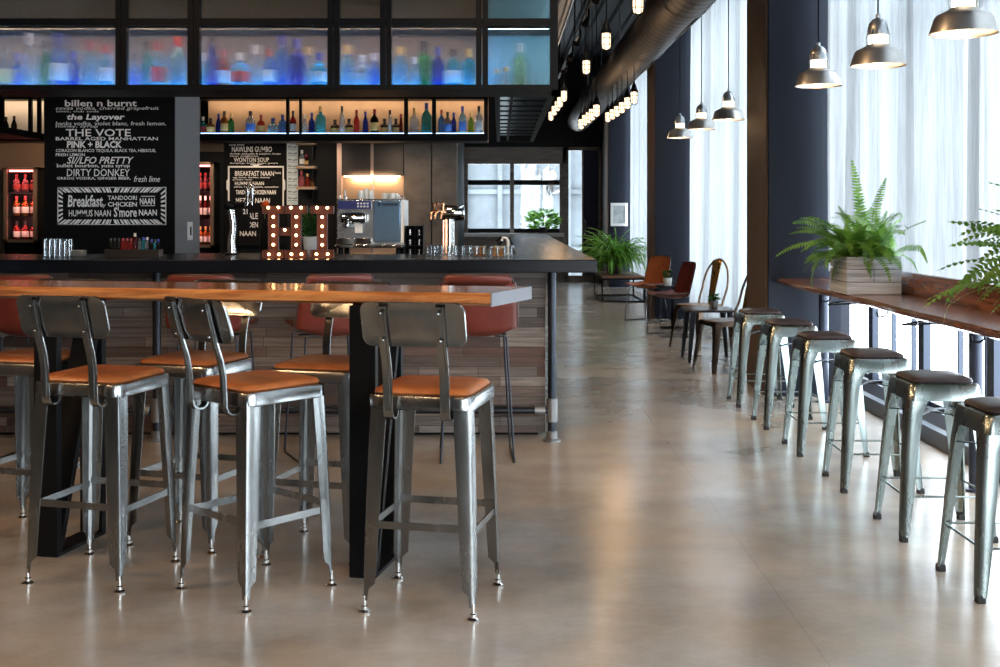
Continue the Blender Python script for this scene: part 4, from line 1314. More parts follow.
def fridge(label, px0, px1, y0, y1, group_label, ncol, fills):
    X0, X1 = kx(px0), kx(px1)
    t = thing('display_fridge', label, 'fridge', ((X0 + X1) / 2, 13.28, 0), 0, 'red-lit bottle fridges')
    hw = (X1 - X0) / 2
    zt, zb = kz(y0), kz(y1)
    G().span((-hw, -0.02, 0), (hw, 0, zt)).span((-hw, -0.26, 0), (-hw + 0.03, -0.02, zt)).span((hw - 0.03, -0.26, 0), (hw, -0.02, zt)).span((-hw, -0.26, zt - 0.03), (hw, -0.02, zt)).span((-hw, -0.26, 0), (hw, -0.02, zb)).build('fridge_body', M_black, t)
    dr = G().span((-hw, -0.30, zb - 0.02), (-hw + 0.035, -0.265, zt)).span((hw - 0.035, -0.30, zb - 0.02), (hw, -0.265, zt)).span((-hw, -0.30, zt - 0.03), (hw, -0.265, zt)).span((-hw, -0.30, zb - 0.02), (hw, -0.265, zb + 0.01)).build('door', plain('brown_door_frame', (0.20, 0.13, 0.09), 0.4, 0.5), t)
    G().span((-hw + 0.035, -0.285, zb), (hw - 0.035, -0.28, zt - 0.03)).build('door_glass', M_pane, dr)
    G().span((-hw + 0.04, -0.24, zt - 0.05), (hw - 0.04, -0.20, zt - 0.032)).build('light_strip', M_redled, t)
    n = len(fills)
    for i in range(n):
        lamp('fridge_light', 'AREA', ((X0 + X1) / 2, 13.02, zb + (zt - zb) * ((i + 0.9) / n)), 1.6, (1.0, 0.30, 0.26), 2 * hw - 0.1, 0.04, aim=((X0 + X1) / 2, 13.2, zb + (zt - zb) * (i / n)))
    for i, (col, cap, hh) in enumerate(fills):
        zz = zb + (zt - zb) * (i / n) * 0.97 + 0.01
        if i:
            G().span((-hw + 0.03, -0.24, zz - 0.012), (hw - 0.03, -0.03, zz)).build('wire_shelf', M_black, t)
            pass
        for j in range(ncol):
            xj = (X0 + X1) / 2 - hw + 0.035 + (2 * hw - 0.07) * (j + 0.5) / ncol
            bottle('%s bottle on the %s shelf of the %s, %s along' % (col, ['bottom', 'middle', 'top'][i], group_label, ORD[j]), (xj, 13.13, zz + 0.001), (2 * hw - 0.07) / ncol * 0.82, hh, col, cap, 'red' if i == 2 else 'white', 'tall', 'bottles in the ' + group_label)


fridge('red-lit bottle fridge at the picture edge beside the chalkboard column', 15, 47, 168, 240, 'red-lit outer fridge', 3, (('red', 'dark', 0.20), ('orange', 'red', 0.22), ('pink', 'red', 0.20)))
fridge('narrow red-lit bottle fridge between grey column and food chalkboard', 198, 220, 163, 245, 'narrow red-lit fridge', 3, (('orange', 'gold', 0.20), ('dark red', 'white', 0.24), ('pink', 'red', 0.20)))
hd = thing('wall_panel', 'brown header panel above the narrow red-lit fridge', 'panel', (kx(211), 13.28, 0))
G().span((kx(199) - kx(211), -0.05, kz(152)), (kx(224.5) - kx(211), 0.0, kz(142))).build('panel_face', M_taupe, hd, bevel=0.004)
# steel service cupboard; warm light is mixed into the splashback colour
A, B = at(343, 136, YK), at(404, 262, YK)
cb = thing('service_cupboard', 'dark twin-door cupboard over a glowing steel splashback behind the coffee machine', 'cupboard', ((A.x + B.x) / 2, YK, 0))
hw = (B.x - A.x) / 2
G().span((-hw, -0.02, 0.9), (hw, 0, 2.2)).build('carcass', M_black, cb)
G().span((-hw, -0.12, kz(176)), (-hw * 0.02 - 0.01, -0.02, 2.2)).build('cupboard_door', plain('dark_brown_door', (0.018, 0.012, 0.011), 0.4), cb)
G().span((-hw * 0.02 + 0.02, -0.12, kz(176)), (hw, -0.02, 2.2)).build('cupboard_door', plain('dark_brown_door', (0.018, 0.012, 0.011), 0.4), cb)
G().span((-hw * 0.02 - 0.012, -0.125, 0.95), (-hw * 0.02 + 0.02, -0.06, 2.2)).span((-hw - 0.05, -0.13, 0.9), (-hw, 0, 2.2)).build('centre_rail', plain('rail_steel', (0.4, 0.3, 0.26), 0.35, 0.8), cb)
G().span((-hw, -0.05, 0.9), (hw, -0.02, kz(176))).build('splashback', plain('glow_tinted_steel', (0.62, 0.42, 0.28), 0.32, 1.0), cb)  # stainless steel with the warm light put into its colour
G().span((-hw + 0.03, -0.16, kz(177.5)), (hw - 0.03, -0.125, kz(176.2))).build('light_strip', M_warmled, cb)
lamp('cupboard_glow', 'AREA', ((A.x + B.x) / 2, YK - 0.22, kz(177)), 5, WARM, 0.5, 0.06, aim=((A.x + B.x) / 2, YK, kz(196)))


# ================================================================== PLANTS
def frond(g, base, az, elev, length, droop, pairs, lw, rnd=random, keep=None):
    """one pinnate frond: arching midrib with paired leaflets, twisted a little about its midrib"""
    d = Vector((math.cos(az), math.sin(az), 0))
    flat = Vector((-d.y, d.x, 0))
    roll = rnd.uniform(-1.0, 1.0)
    pts, tans = [], []
    p = Vector(base)
    a = elev
    n = pairs
    st = length / n
    for i in range(n + 1):
        pts.append(keep(p.copy()) if keep else p.copy())
        t = d * math.cos(a) + Vector((0, 0, 1)) * math.sin(a)
        tans.append(t)
        p = p + t * st
        a -= droop / n * (0.6 + 0.8 * i / n)
    sides = [(Matrix.Rotation(roll * (0.6 + 0.4 * i / n), 3, t) @ flat) for i, t in enumerate(tans)]
    mid = [g.bm.verts.new(q + sd * 0.0015) for q, sd in zip(pts, sides)]
    mid2 = [g.bm.verts.new(q - sd * 0.0015) for q, sd in zip(pts, sides)]
    for i in range(n):
        g.bm.faces.new((mid[i], mid[i + 1], mid2[i + 1], mid2[i]))
    for i in range(1, n):
        u = i / n
        ln = lw * min(1.0, 0.35 + 3.2 * u) * (1 - u) ** 0.55
        t = tans[i]
        for s in (-1, 1):
            v = (sides[i] * s + t * 0.35 + Vector((0, 0, -0.25 * rnd.random()))).normalized()
            q = pts[i]
            wv = t * st * 0.36
            cs = [q - wv, q + v * ln * 0.55 - wv * 0.9, q + v * ln, q + v * ln * 0.5 + wv * 0.9, q + wv]
            g.bm.faces.new([g.bm.verts.new(keep(c) if keep else c) for c in cs])


def fern(parent, mat, c, n, lmin, lmax, lw, rx, ry, pairs=24, seed=1, emin=0.0, emax=1.35, droop=(1.0, 2.2), az=None, special=(), keep=None):
    rnd = random.Random(seed)
    g = G()
    for i in range(n):
        a = rnd.uniform(0, 2 * PI) if az is None else rnd.uniform(*az)
        e = rnd.uniform(emin, emax)
        L = rnd.uniform(lmin, lmax)
        b = Vector(c) + Vector((rnd.uniform(-rx, rx), rnd.uniform(-ry, ry), rnd.uniform(-0.01, 0.02)))
        frond(g, b, a, e, L, rnd.uniform(*droop), pairs, lw * rnd.uniform(0.8, 1.15), rnd, keep)
    for (a, e, L, dr, w) in special:
        frond(g, c, a, e, L, dr, pairs + 8, w, rnd, keep)
    return g.build('foliage', mat, parent, smooth=0)


def crate_fern(label, x0, x1, y0, y1, z, h, seed, special=(), n=60, az=None, lr=(0.25, 0.45)):
    cx, cy = (x0 + x1) / 2, (y0 + y1) / 2
    t = thing('potted_fern', label, 'plant', (cx, cy, z), 0, 'ferns on the window counter')
    hx, hy = (x1 - x0) / 2, (y1 - y0) / 2
    g = G()
    T = 0.014
    for i in range(3):
        za, zb = h * i / 3 + 0.002, h * (i + 1) / 3 - 0.003
        g.span((-hx, -hy, za), (hx, -hy + T, zb)).span((-hx, hy - T, za), (hx, hy, zb)).span((-hx, -hy + T, za), (-hx + T, hy - T, zb)).span((hx - T, -hy + T, za), (hx, hy - T, zb))
    g.span((-hx + T, -hy + T, 0.002), (hx - T, hy - T, 0.015))
    for sx in (-1, 1):
        for sy in (-1, 1):
            g.box((sx * (hx - T - 0.01), sy * (hy - T - 0.01), h / 2), (0.022, 0.022, h - 0.01))
    g.build('planter_crate', M_crate, t, bevel=0.0015)
    G().span((-hx + T, -hy + T, 0.016), (hx - T, hy - T, h - 0.02)).build('soil', M_soil, t)

    def keep(q):   # fronds lie on the counter and stop at the curtain
        q.x = min(q.x, 2.545 - cx)
        if q.x > 2.085 - cx and q.z < 0.004:
            q.z = 0.004 + 0.01 * abs(math.sin(q.x * 90))
        return q
    fern(t, M_fern, (0, 0, h - 0.02), n, lr[0], lr[1], 0.062, hx * 0.8, hy * 0.8, 24, seed, 0.30, 1.42, (0.7, 2.3), az, special, keep)
    return t


crate_fern('feathery green fern in a weathered white crate on the window counter', 2.115, 2.45, 7.2, 7.56, 0.90, 0.235, 11,
           ((1.75, 1.42, 0.66, 0.30, 0.075), (0.9, 1.12, 0.64, 0.4, 0.07), (1.5, 1.25, 0.52, 0.4, 0.07), (PI, 0.55, 0.60, 1.3, 0.05), (PI + 0.4, 0.45, 0.52, 1.5, 0.05), (PI - 0.3, 0.8, 0.52, 1.2, 0.05), (PI + 0.7, 0.9, 0.50, 1.3, 0.05), (0.3, 1.0, 0.5, 0.9, 0.06)), 120, (PI * 0.30, PI * 1.75), (0.24, 0.48))
crate_fern('fern trailing over the window counter at the picture edge', 2.13, 2.45, 4.25, 4.62, 0.90, 0.22, 23,
           ((PI * 0.55, 0.9, 0.50, 2.0, 0.05), (PI * 0.7, 0.7, 0.52, 2.4, 0.05), (PI * 0.8, 0.5, 0.55, 2.6, 0.05), (PI * 0.62, 0.3, 0.60, 2.2, 0.05), (PI * 0.9, 0.4, 0.55, 2.6, 0.05), (PI * 0.75, 1.0, 0.62, 2.6, 0.05)), 150, (PI * 0.40, PI * 1.25), (0.35, 0.60))

bn = thing('slatted_bench', 'low slatted bench on a black box frame under the bushy fern', 'bench', (1.93, 19.25, 0))
g = G()
for i in range(7):
    yy = -0.66 + i * 0.22
    G().span((-0.33, yy - 0.092, 0.375), (0.33, yy + 0.092, 0.41)).build('seat_slat', M_bench, bn, bevel=0.006)
for sx in (-1, 1):
    for sy in (-1, 1):
        g.span((sx * 0.33 - 0.012, sy * 0.74 - 0.012, 0), (sx * 0.33 + 0.012, sy * 0.74 + 0.012, 0.372))
    g.span((sx * 0.33 - 0.012, -0.74, 0), (sx * 0.33 + 0.012, 0.74, 0.024)).span((sx * 0.33 - 0.012, -0.74, 0.35), (sx * 0.33 + 0.012, 0.74, 0.374))
for sy in (-1, 1):
    g.span((-0.33, sy * 0.74 - 0.012, 0), (0.33, sy * 0.74 + 0.012, 0.024)).span((-0.33, sy * 0.74 - 0.012, 0.35), (0.33, sy * 0.74 + 0.012, 0.374))
g.build('box_frame', M_black, bn)
bf = thing('potted_fern', 'bushy bright green fern in a low pot standing on the slatted bench', 'plant', (1.86, 19.2, 0.411))
G().lathe([(0.10, 0), (0.12, 0.02), (0.14, 0.11), (0.145, 0.12), (0.13, 0.125), (0.125, 0.10)], n=20).build('pot', M_cush, bf)
fern(bf, M_fern2, (0, 0, 0.13), 460, 0.32, 0.95, 0.036, 0.12, 0.12, 22, 5, 0.75, 1.52, (1.2, 3.6), None, (), lambda q: Vector((min(q.x, 0.49), q.y, max(q.z, 0.004))))

tp = thing('potted_plant', 'leafy green potted plant standing on the ledge under the far windows', 'plant', (0.86, 23.66, zb))
k = 23.8 / F


def leafy(parent, mat, n, r, z0, z1, size, seed):
    rnd = random.Random(seed)
    g = G()
    for i in range(n):
        a = rnd.uniform(0, 2 * PI)
        rr = r * math.sqrt(rnd.random())
        zz = rnd.uniform(z0, z1)
        f = 1.0 - 0.55 * abs((zz - z0) / (z1 - z0) - 0.4)
        p = Vector((rr * f * math.cos(a), rr * f * math.sin(a) * 0.6, zz))
        d = Vector((math.cos(a), math.sin(a), rnd.uniform(-0.5, 0.8))).normalized()
        s = d.cross(Vector((rnd.uniform(-1, 1), rnd.uniform(-1, 1), 1))).normalized()
        L = size * rnd.uniform(0.7, 1.3)
        q = d.cross(s)
        g.face([p - d * L * 0.5, p + s * L * 0.28 + q * L * 0.06, p + d * L * 0.6 - q * L * 0.1, p - s * L * 0.28 + q * L * 0.06])
    return g.build('foliage', mat, parent, smooth=0)


G().lathe([(0.07, 0), (0.09, 0.12), (0.08, 0.12)], n=16).build('pot', M_cush, tp)
leafy(tp, M_fern2, 170, 0.36, 0.10, 0.48, 0.13, 3)
wrz = EYE + (HY - 189) * k
wr = thing('hanging_wreath', 'dry brown wreath hanging before the far window above the leafy plant', 'wreath', ((550 - CX) * k, 23.72, wrz))
g = G()
rnd = random.Random(2)
for i in range(60):
    a = rnd.uniform(0, 2 * PI)
    p = Vector((0.055 * math.cos(a), rnd.uniform(-0.02, 0.02), 0.09 * math.sin(a)))
    q = p + Vector((rnd.uniform(-0.07, 0.07), rnd.uniform(-0.02, 0.02), rnd.uniform(-0.09, 0.09)))
    g.tube([p, q], 0.006, 4)
g.build('twigs', plain('dry_twig', (0.20, 0.12, 0.06), 0.8), wr)
G().tube([(0, 0, 0.08), (0, 0, 0.42)], 0.004, 5).build('cord', M_black, wr)

# small pots and their tables
ct = thing('side_table', 'small dark round side table between the two leather sled chairs', 'table', (2.10, 14.35, 0))
G().lathe([(0.20, 0.497), (0.21, 0.502), (0.21, 0.515), (0.2, 0.519)], n=28).build('table_top', M_blackmetal, ct)
G().lathe([(0.16, 0), (0.16, 0.012), (0.02, 0.02), (0.016, 0.497)], n=20).build('pedestal', M_black, ct)


def small_pot(label, loc, r, h, potmat, lr, seed):
    t = thing('potted_plant', label, 'plant', loc, 0, 'little potted plants on the side tables')
    G().lathe([(r * 0.82, 0), (r, h * 0.9), (r, h), (r * 0.85, h), (r * 0.8, h * 0.85)], n=18).build('pot', potmat, t)
    leafy(t, M_box, 46, r * 1.15, h * 0.95, h + lr, 0.05, seed)
    return t


small_pot('small succulent in a white pot between the leather sled chairs', ((667.5 - CX) / F * 14.3, 14.3, 0.52), 0.055, 0.095, M_pot, 0.09, 4)
mt = thing('cafe_table', 'low square dark metal table between the hoop-back chairs', 'table', (1.985, 11.25, 0))
G().rings([rrect(0.225, 0.225, 0.03, 0.468), rrect(0.235, 0.235, 0.035, 0.473), rrect(0.235, 0.235, 0.035, 0.487), rrect(0.228, 0.228, 0.03, 0.491)]).build('table_top', plain('dark_bronzed_top', (0.07, 0.055, 0.05), 0.3, 0.9), mt)
for sx in (-1, 1):
    for sy in (-1, 1):
        G().rings([rrect(0.026, 0.026, 0.008, 0.47, 3, (sx * 0.17, sy * 0.17)), rrect(0.014, 0.014, 0.005, 0.0, 3, (sx * 0.215, sy * 0.215))]).build('leg', M_blackmetal, mt)
small_pot('small plant in a grey pot on the low square metal table', ((714 - CX) / F * 11.3, 11.3, 0.4915), 0.042, 0.07, plain('grey_stoneware', (0.20, 0.20, 0.20), 0.6), 0.06, 8)

pf = thing('picture_frame', 'white framed picture hung on the far navy pier by the curtain', 'picture', at(619, 214.5, 22.19))
w_, h_ = 17 / F * 22.19 / 2, 23 / F * 22.19 / 2
G().span((-w_, -0.03, -h_), (w_, 0, -h_ + 0.05)).span((-w_, -0.03, h_ - 0.05), (w_, 0, h_)).span((-w_, -0.03, -h_ + 0.05), (-w_ + 0.05, 0, h_ - 0.05)).span((w_ - 0.05, -0.03, -h_ + 0.05), (w_, 0, h_ - 0.05)).build('frame', M_white, pf)
G().span((-w_ + 0.05, -0.012, -h_ + 0.05), (w_ - 0.05, -0.002, h_ - 0.05)).build('print', plain('grey_print_art', (0.40, 0.42, 0.42), 0.7, var=0.4, scale=6), pf)
fa = thing('fire_alarm', 'small red fire alarm box on the dark wall beside the far door', 'alarm', at(603.5, 215, 23.78))
G().span((-0.05, -0.05, -0.09), (0.05, 0, 0.09)).build('housing', plain('alarm_red', (0.45, 0.02, 0.03), 0.4), fa, bevel=0.008)
G().span((-0.03, -0.062, -0.02), (0.03, -0.05, 0.03)).build('pull_handle', M_white, fa)


# ================================================================== ON THE BAR
def on_bar(px, Y):
    return Vector(((px - CX) / F * Y, Y, BZ + 0.0005))


def marquee(label, name, cx, stems, cross):
    """letter tin with bulbs; Y = 7.30"""
    Y = 7.30
    k = Y / F
    hgt = 52 * k
    t = thing('marquee_letter', label, 'sign letter', ((cx - CX) * k, Y, BZ + 0.0005), 0, 'rusty marquee letters on the bar')
    sw, ser, sh = 10 * k, 22 * k, 8 * k
    if not cross:
        ser = 23 * k
    polys = []
    for sx in stems:
        x = (sx - cx) * k
        polys += [(x - sw / 2, x + sw / 2, sh, hgt - sh), (x - ser / 2, x + ser / 2, 0, sh), (x - ser / 2, x + ser / 2, hgt - sh, hgt)]
    if cross:
        polys.append(((stems[0] - cx) * k + sw / 2, (stems[1] - cx) * k - sw / 2, hgt * 0.43, hgt * 0.43 + sh))
    g = G()
    for a, b, z0, z1 in polys:
        g.span((a, 0.0, z0), (b, 0.006, z1))
    face = g.build('letter_face', M_rust, t)
    g = G()
    for a, b, z0, z1 in polys:
        th = 0.003
        g.span((a, -0.035, z0), (a + th, 0, z1)).span((b - th, -0.035, z0), (b, 0, z1))
        if z1 - z0 < sh * 1.1:
            g.span((a, -0.035, z0), (b, 0, z0 + th)).span((a, -0.035, z1 - th), (b, 0, z1))
    g.build('letter_rim', M_rust, t)
    return t, hgt, k


def bulbs(t, pts):
    for x, z in pts:
        b = G().ball((x, -0.022, z), 0.0085, 10).build('bulb', M_marq, t)
        G().lathe([(0.007, 0), (0.006, -0.014)], (x, 0, z), 10, 'Y').build('socket', M_brass, b)


t, hg, k = marquee('rusty marquee letter H lit with small bulbs on the bar', 'H', 285.4, (274, 296.8), True)
zz = lambda py: (258.5 - py) * k * 0.985
pts = [((x - 285.4) * k, zz(y)) for x, y in ((269, 207.5), (279, 207.3), (291.5, 207.5), (301.5, 207.5), (274, 216.8), (274, 226.2), (274, 235.5), (274, 245), (296.8, 216.8), (296.8, 226.2), (296.8, 235.5), (296.8, 245), (285.4, 230), (269.5, 254.8), (279.5, 254.8), (292, 254.6), (302, 254.6))]
bulbs(t, pts)
t, hg, k = marquee('rusty marquee letter I lit with small bulbs on the bar', 'I', 322.7, (322.7,), False)
pts = [((x - 322.7) * k, zz(y)) for x, y in ((317.5, 207.6), (327.8, 207.6), (322.7, 217), (322.7, 226.5), (322.7, 236), (322.7, 245.2), (317, 254.6), (328.2, 254.6))]
bulbs(t, pts)
bp = thing('potted_plant', 'clipped boxwood plant in a white pot between the marquee letters', 'plant', on_bar(310.5, 7.48))
G().lathe([(0.034, 0), (0.038, 0.006), (0.050, 0.118), (0.053, 0.128), (0.046, 0.128), (0.044, 0.10)], n=20).build('pot', M_pot, bp)
leafy(bp, M_box, 420, 0.062, 0.11, 0.315, 0.028, 9)
v = thing('bud_vase', 'dark bud vase holding an orange flower beside the marquee letter', 'vase', on_bar(264.5, 7.50))
G().lathe([(0.02, 0), (0.028, 0.02), (0.030, 0.14), (0.024, 0.19), (0.014, 0.23), (0.017, 0.24)], n=16).build('vase_body', M_black, v)
g = G()
rnd = random.Random(4)
for i in range(40):
    a, e = rnd.uniform(0, 2 * PI), rnd.uniform(-0.4, 1.4)
    d = Vector((math.cos(a) * math.cos(e), math.sin(a) * math.cos(e), math.sin(e)))
    s = d.cross(Vector((0, 0.3, 1))).normalized()
    p = Vector((0.006, 0, 0.325))
    g.face([p, p + d * 0.024 + s * 0.010, p + d * 0.032, p + d * 0.024 - s * 0.010])
g.build('flower_head', plain('orange_petal', (0.75, 0.14, 0.03), 0.5), v, smooth=0)
G().tube([(0, 0, 0.2), (0.003, 0, 0.28), (0.006, 0, 0.325)], 0.003, 6).build('stem', M_box, v)

# espresso machine
em = thing('espresso_machine', 'chrome espresso machine with a blue side panel behind the bar', 'coffee machine', at(369, 255, 8.42) * 1.0)
em.location = ((369 - CX) / F * 8.42, 8.42, 1.0955)
k = 8.42 / F
ex_ = lambda px: (px - 369) * k
ez = lambda py: EYE + (HY - py) * k - 1.0955
G().span((ex_(336), 0.02, ez(246)), (ex_(402), 0.42, ez(199))).build('housing', M_stain, em, bevel=0.008)
G().span((ex_(335), -0.03, ez(248)), (ex_(402.5), 0.44, ez(244.5))).span((ex_(336), 0.0, ez(244.5)), (ex_(371.5), 0.02, ez(238))).build('drip_tray', M_chrome, em, bevel=0.004)
g = G()
for x in (340, 398):
    for y in (0.04, 0.38):
        g.lathe([(0.022, 0), (0.018, ez(248))], (ex_(x), y, 0), 12)
g.build('foot', M_black, em)
sp = G().span((ex_(373.8), -0.012, ez(242)), (ex_(400.5), 0.02, ez(201))).build('side_panel', plain('blue_mirror_panel', (0.26, 0.42, 0.60), 0.16, 0.75), em, bevel=0.006)
G().span((ex_(401.2), -0.006, ez(243)), (ex_(404), 0.40, ez(200))).build('end_strip', M_white, em)
gh = G().lathe([(0.028, ex_(342)), (0.04, ex_(344)), (0.04, ex_(363)), (0.028, ex_(366))], (0, -0.03, ez(218)), 18, 'X').build('group_head', M_chrome, em)
G().lathe([(0.025, ez(227)), (0.028, ez(222))], (ex_(349), -0.05, 0), 14).tube([(ex_(349), -0.06, ez(225)), (ex_(349), -0.16, ez(227))], 0.010, 8).build('portafilter', M_chrome, gh)
G().span((ex_(355), -0.02, ez(233)), (ex_(362), 0.02, ez(224))).build('hot_water_plate', M_white, em)
G().span((ex_(338), 0.005, ez(209)), (ex_(371), 0.022, ez(201))).build('control_panel', plain('control_panel_blue', (0.03, 0.035, 0.14), 0.3), em)
g = G()
for i in range(4):
    for j in range(2):
        g.box((ex_(358 + i * 3.2), 0.003, ez(203.5 + 3 * j)), (0.014, 0.006, 0.012))
g.build('buttons', M_white, em)
g = G()
for x in (339, 399):
    g.tube([(ex_(x), 0.05, ez(199)), (ex_(x), 0.05, ez(196)), (ex_(x), 0.38, ez(196)), (ex_(x), 0.38, ez(199))], 0.005, 6)
g.tube([(ex_(344), 0.04, ez(199)), (ex_(344), 0.04, ez(190))], 0.005, 6)
g.build('cup_rail', M_chrome, em)
lo = lettering([('la marzocco', 378, 398, 202.3, 205.8, 0.02, 0.2)], 8.408, M_chalkbd, 'brand_lettering', em, None, 0.0015)
lo.location = -em.location
cups = [(358.5, 0.13, 0), (364, 0.14, 0), (369, 0.12, 0), (382.5, 0.16, 1), (386.8, 0.2, 1), (390.4, 0.13, 1), (392.6, 0.23, 1)]
for i, (px, y, kind) in enumerate(cups):
    lab = ('stack of tall paper cups on the espresso machine, %s of three' % ORD[i]) if not kind else ('small white cup upturned on the espresso machine, %s of four' % ORD[i - 3])
    c = thing('paper_cup' if not kind else 'coffee_cup', lab, 'cup', em.location + Vector((ex_(px), y, ez(199) + 0.001)), 0, 'cups on the espresso machine')
    hh = (10.5 if i == 1 else 8.5) * k if not kind else 6 * k
    r = 3.3 * k
    G().lathe([(r, 0), (r * 1.02, 0.006), (r * 0.78, hh), (r * 0.7, hh + 0.001)], n=16).build('cup_body', M_pot, c)
    if kind:
        G().tube([(r * 0.9, 0, hh * 0.25), (r * 1.35, 0, hh * 0.35), (r * 1.35, 0, hh * 0.6), (r * 0.85, 0, hh * 0.75)], 0.004, 6).build('cup_handle', M_pot, c)
    else:
        G().lathe([(r * 1.04, 0.004), (r * 1.08, 0.01), (r * 1.03, 0.016)], n=16).build('cup_lip', M_pot, c)
bxr = thing('cup_organiser', 'black pigeonhole organiser beside the espresso machine', 'organiser', ((414 - CX) / F * 8.4, 8.4, 1.0955))
k = 8.4 / F
g = G().span((-9 * k, 0, 0), (9 * k, 0.14, 0.004)).span((-9 * k, 0.13, 0), (9 * k, 0.14, 30 * k))
for x in (-9 * k, 0, 9 * k - 0.004):
    g.span((x, 0, 0), (x + 0.004, 0.13, 30 * k))
for i in range(1, 4):
    g.span((-9 * k, 0, i * 10 * k - 0.004), (9 * k, 0.13, i * 10 * k))
g.build('shelving_box', M_black, bxr)
g = G()
for i in range(3):
    for s in (-1, 1):
        g.lathe([(0.018, 0.0), (0.020, 0.04), (0.015, 0.042)], (s * 4.6 * k, 0.05, i * 10 * k + 0.0045), 12)
g.build('stored_lids', M_stain, bxr)


# draught tower with copper taps
dt = thing('beer_tower', 'chrome and copper draught beer tower with taps beside the glasses', 'beer tower', on_bar(449.5, 7.86))
k = 7.86 / F
G().lathe([(0.055, 0), (0.055, 0.008), (0.034, 0.012), (0.034, 0.235), (0.040, 0.24)], n=20).build('column', M_chrome, dt)
G().lathe([(0.046, -0.06), (0.052, -0.05), (0.052, 0.09), (0.046, 0.10)], (0.0, 0, 0.278), 20, 'X').build('tap_head', M_chrome, dt)
G().tube([(-0.040, -0.01, 0.0), (-0.040, -0.01, 0.235)], 0.010, 10).tube([(-0.022, -0.034, 0.0), (-0.022, -0.034, 0.235)], 0.008, 10).build('copper_pipe', M_copper, dt)
for i, (x, y) in enumerate(((-0.12, 0.0), (-0.09, -0.055), (-0.05, -0.07))):
    f = G().tube([(-0.04, y * 0.4, 0.285), (x * 0.8, y, 0.285), (x, y, 0.278), (x - 0.005, y - 0.004, 0.235)], [0.012, 0.011, 0.010, 0.008], 10).build('faucet', M_copper, dt)
    G().lathe([(0.009, 0), (0.013, 0.03), (0.015, 0.05), (0.008, 0.056)], (x * 0.85, y, 0.292), 10).build('tap_handle', M_copper, f)

# black tap with chalk tag
tt = thing('soda_tap', 'black and chrome drinks tap with two pale handles beside the food chalkboard', 'tap', ((232 - CX) / F * 8.15, 8.15, BZ - 0.02))
tt.location.z = BZ
tt.location.y = 7.84
tt.location.x = (232 - CX) / F * 7.84
k = 7.84 / F
G().tube([(0.0, 0, 0), (-0.005, 0, 0.09), (0.008, 0, 0.18), (0.0, 0, 0.25), (-0.015, 0, 0.31)], [0.034, 0.026, 0.022, 0.024, 0.028], 14).build('tap_body', M_chrome, tt)
G().lathe([(0.05, 0), (0.05, 0.01), (0.035, 0.014)], n=18).build('base_flange', M_black, tt)
G().ball((-0.012, 0, 0.325), 0.048, 14, 0.7).tube([(-0.012, 0, 0.325), (0.09, -0.02, 0.335)], 0.018, 10).build('tap_head', M_black, tt)
for x in (0.105, 0.135):
    G().lathe([(0.007, 0), (0.012, 0.06), (0.015, 0.13), (0.009, 0.14)], (x, -0.02, 0.33), 10).build('tap_handle', M_chrome, tt)
tg = G().span((0.045, -0.03, 0.17), (0.125, -0.022, 0.31)).build('chalk_tag', M_chalkbd, tt, bevel=0.004)
lt = lettering([('21', 243, 247.5, 209, 214, 0.01, 0)], 7.84 - 0.031, M_chalk, 'chalk_writing', tg, None, 0.0015)
lt.location = -tt.location


def glass_proto(label, name, r, h, loc, group, flip=False):
    t = thing(name, label, 'glass', loc, 0, group)
    pf = [(r * 0.82, 0), (r * 0.86, 0.004), (r, h), (r - 0.0025, h), (r * 0.82, 0.012), (0.001, 0.012)]
    if flip:
        pf = [(a, h - b) for a, b in pf]
    G().lathe(pf, n=14).build('glass_wall', M_clear, t)
    return t


# upturned tall glasses
rows = [(44.5, 7.55), (49.5, 7.55), (54.5, 7.55), (59.5, 7.55), (64.5, 7.55), (69, 7.55), (46, 7.66), (51, 7.66), (56, 7.66), (61, 7.66), (66, 7.66), (71, 7.66)]
gp = None
for i, (px, Y) in enumerate(rows):
    lab = 'tall clear glass upturned on the bar, %s along the %s row below the chalkboard' % (ORD[i % 6], 'near' if i < 6 else 'rear')
    p = on_bar(px, Y)
    if gp is None:
        gp = glass_proto(lab, 'tall_glass', 0.0155, 0.112, p, 'upturned tall glasses on the bar', True)
    else:
        copied(gp, lab, p)
gp = None
n_ = 0
for r_, (Y, x0, x1, n) in enumerate(((7.62, 428, 512, 13), (7.78, 430, 510, 13))):
    for i in range(n):
        px = x0 + (x1 - x0) * i / (n - 1) + (1.5 if r_ else 0)
        if r_ == 1 and 440 < px < 462:
            continue
        lab = 'low tumbler, %s along the %s row beside the beer tower' % (ORD[i], ['near', 'rear'][r_])
        if gp is None:
            gp = glass_proto(lab, 'tumbler', 0.0195, 0.062, on_bar(px, Y), 'tumblers by the beer tower')
        else:
            copied(gp, lab, on_bar(px, Y))
for i, (px, Y, h) in enumerate(((477, 7.70, 0.05), (483, 7.70, 0.05), (495, 7.70, 0.05), (501, 7.70, 0.05))):
    j = thing('garnish_jar', 'small amber garnish jar among the tumblers, %s along' % ORD[i], 'jar', on_bar(px, Y), 0, 'amber garnish jars')
    G().lathe([(0.016, 0), (0.018, 0.004), (0.018, h), (0.014, h + 0.004)], n=14).build('jar_body', spirit('amber_jar', (0.75, 0.30, 0.04)), j)
    G().lathe([(0.019, h), (0.019, h + 0.010), (0.01, h + 0.012)], n=14).build('lid', M_brass, j)
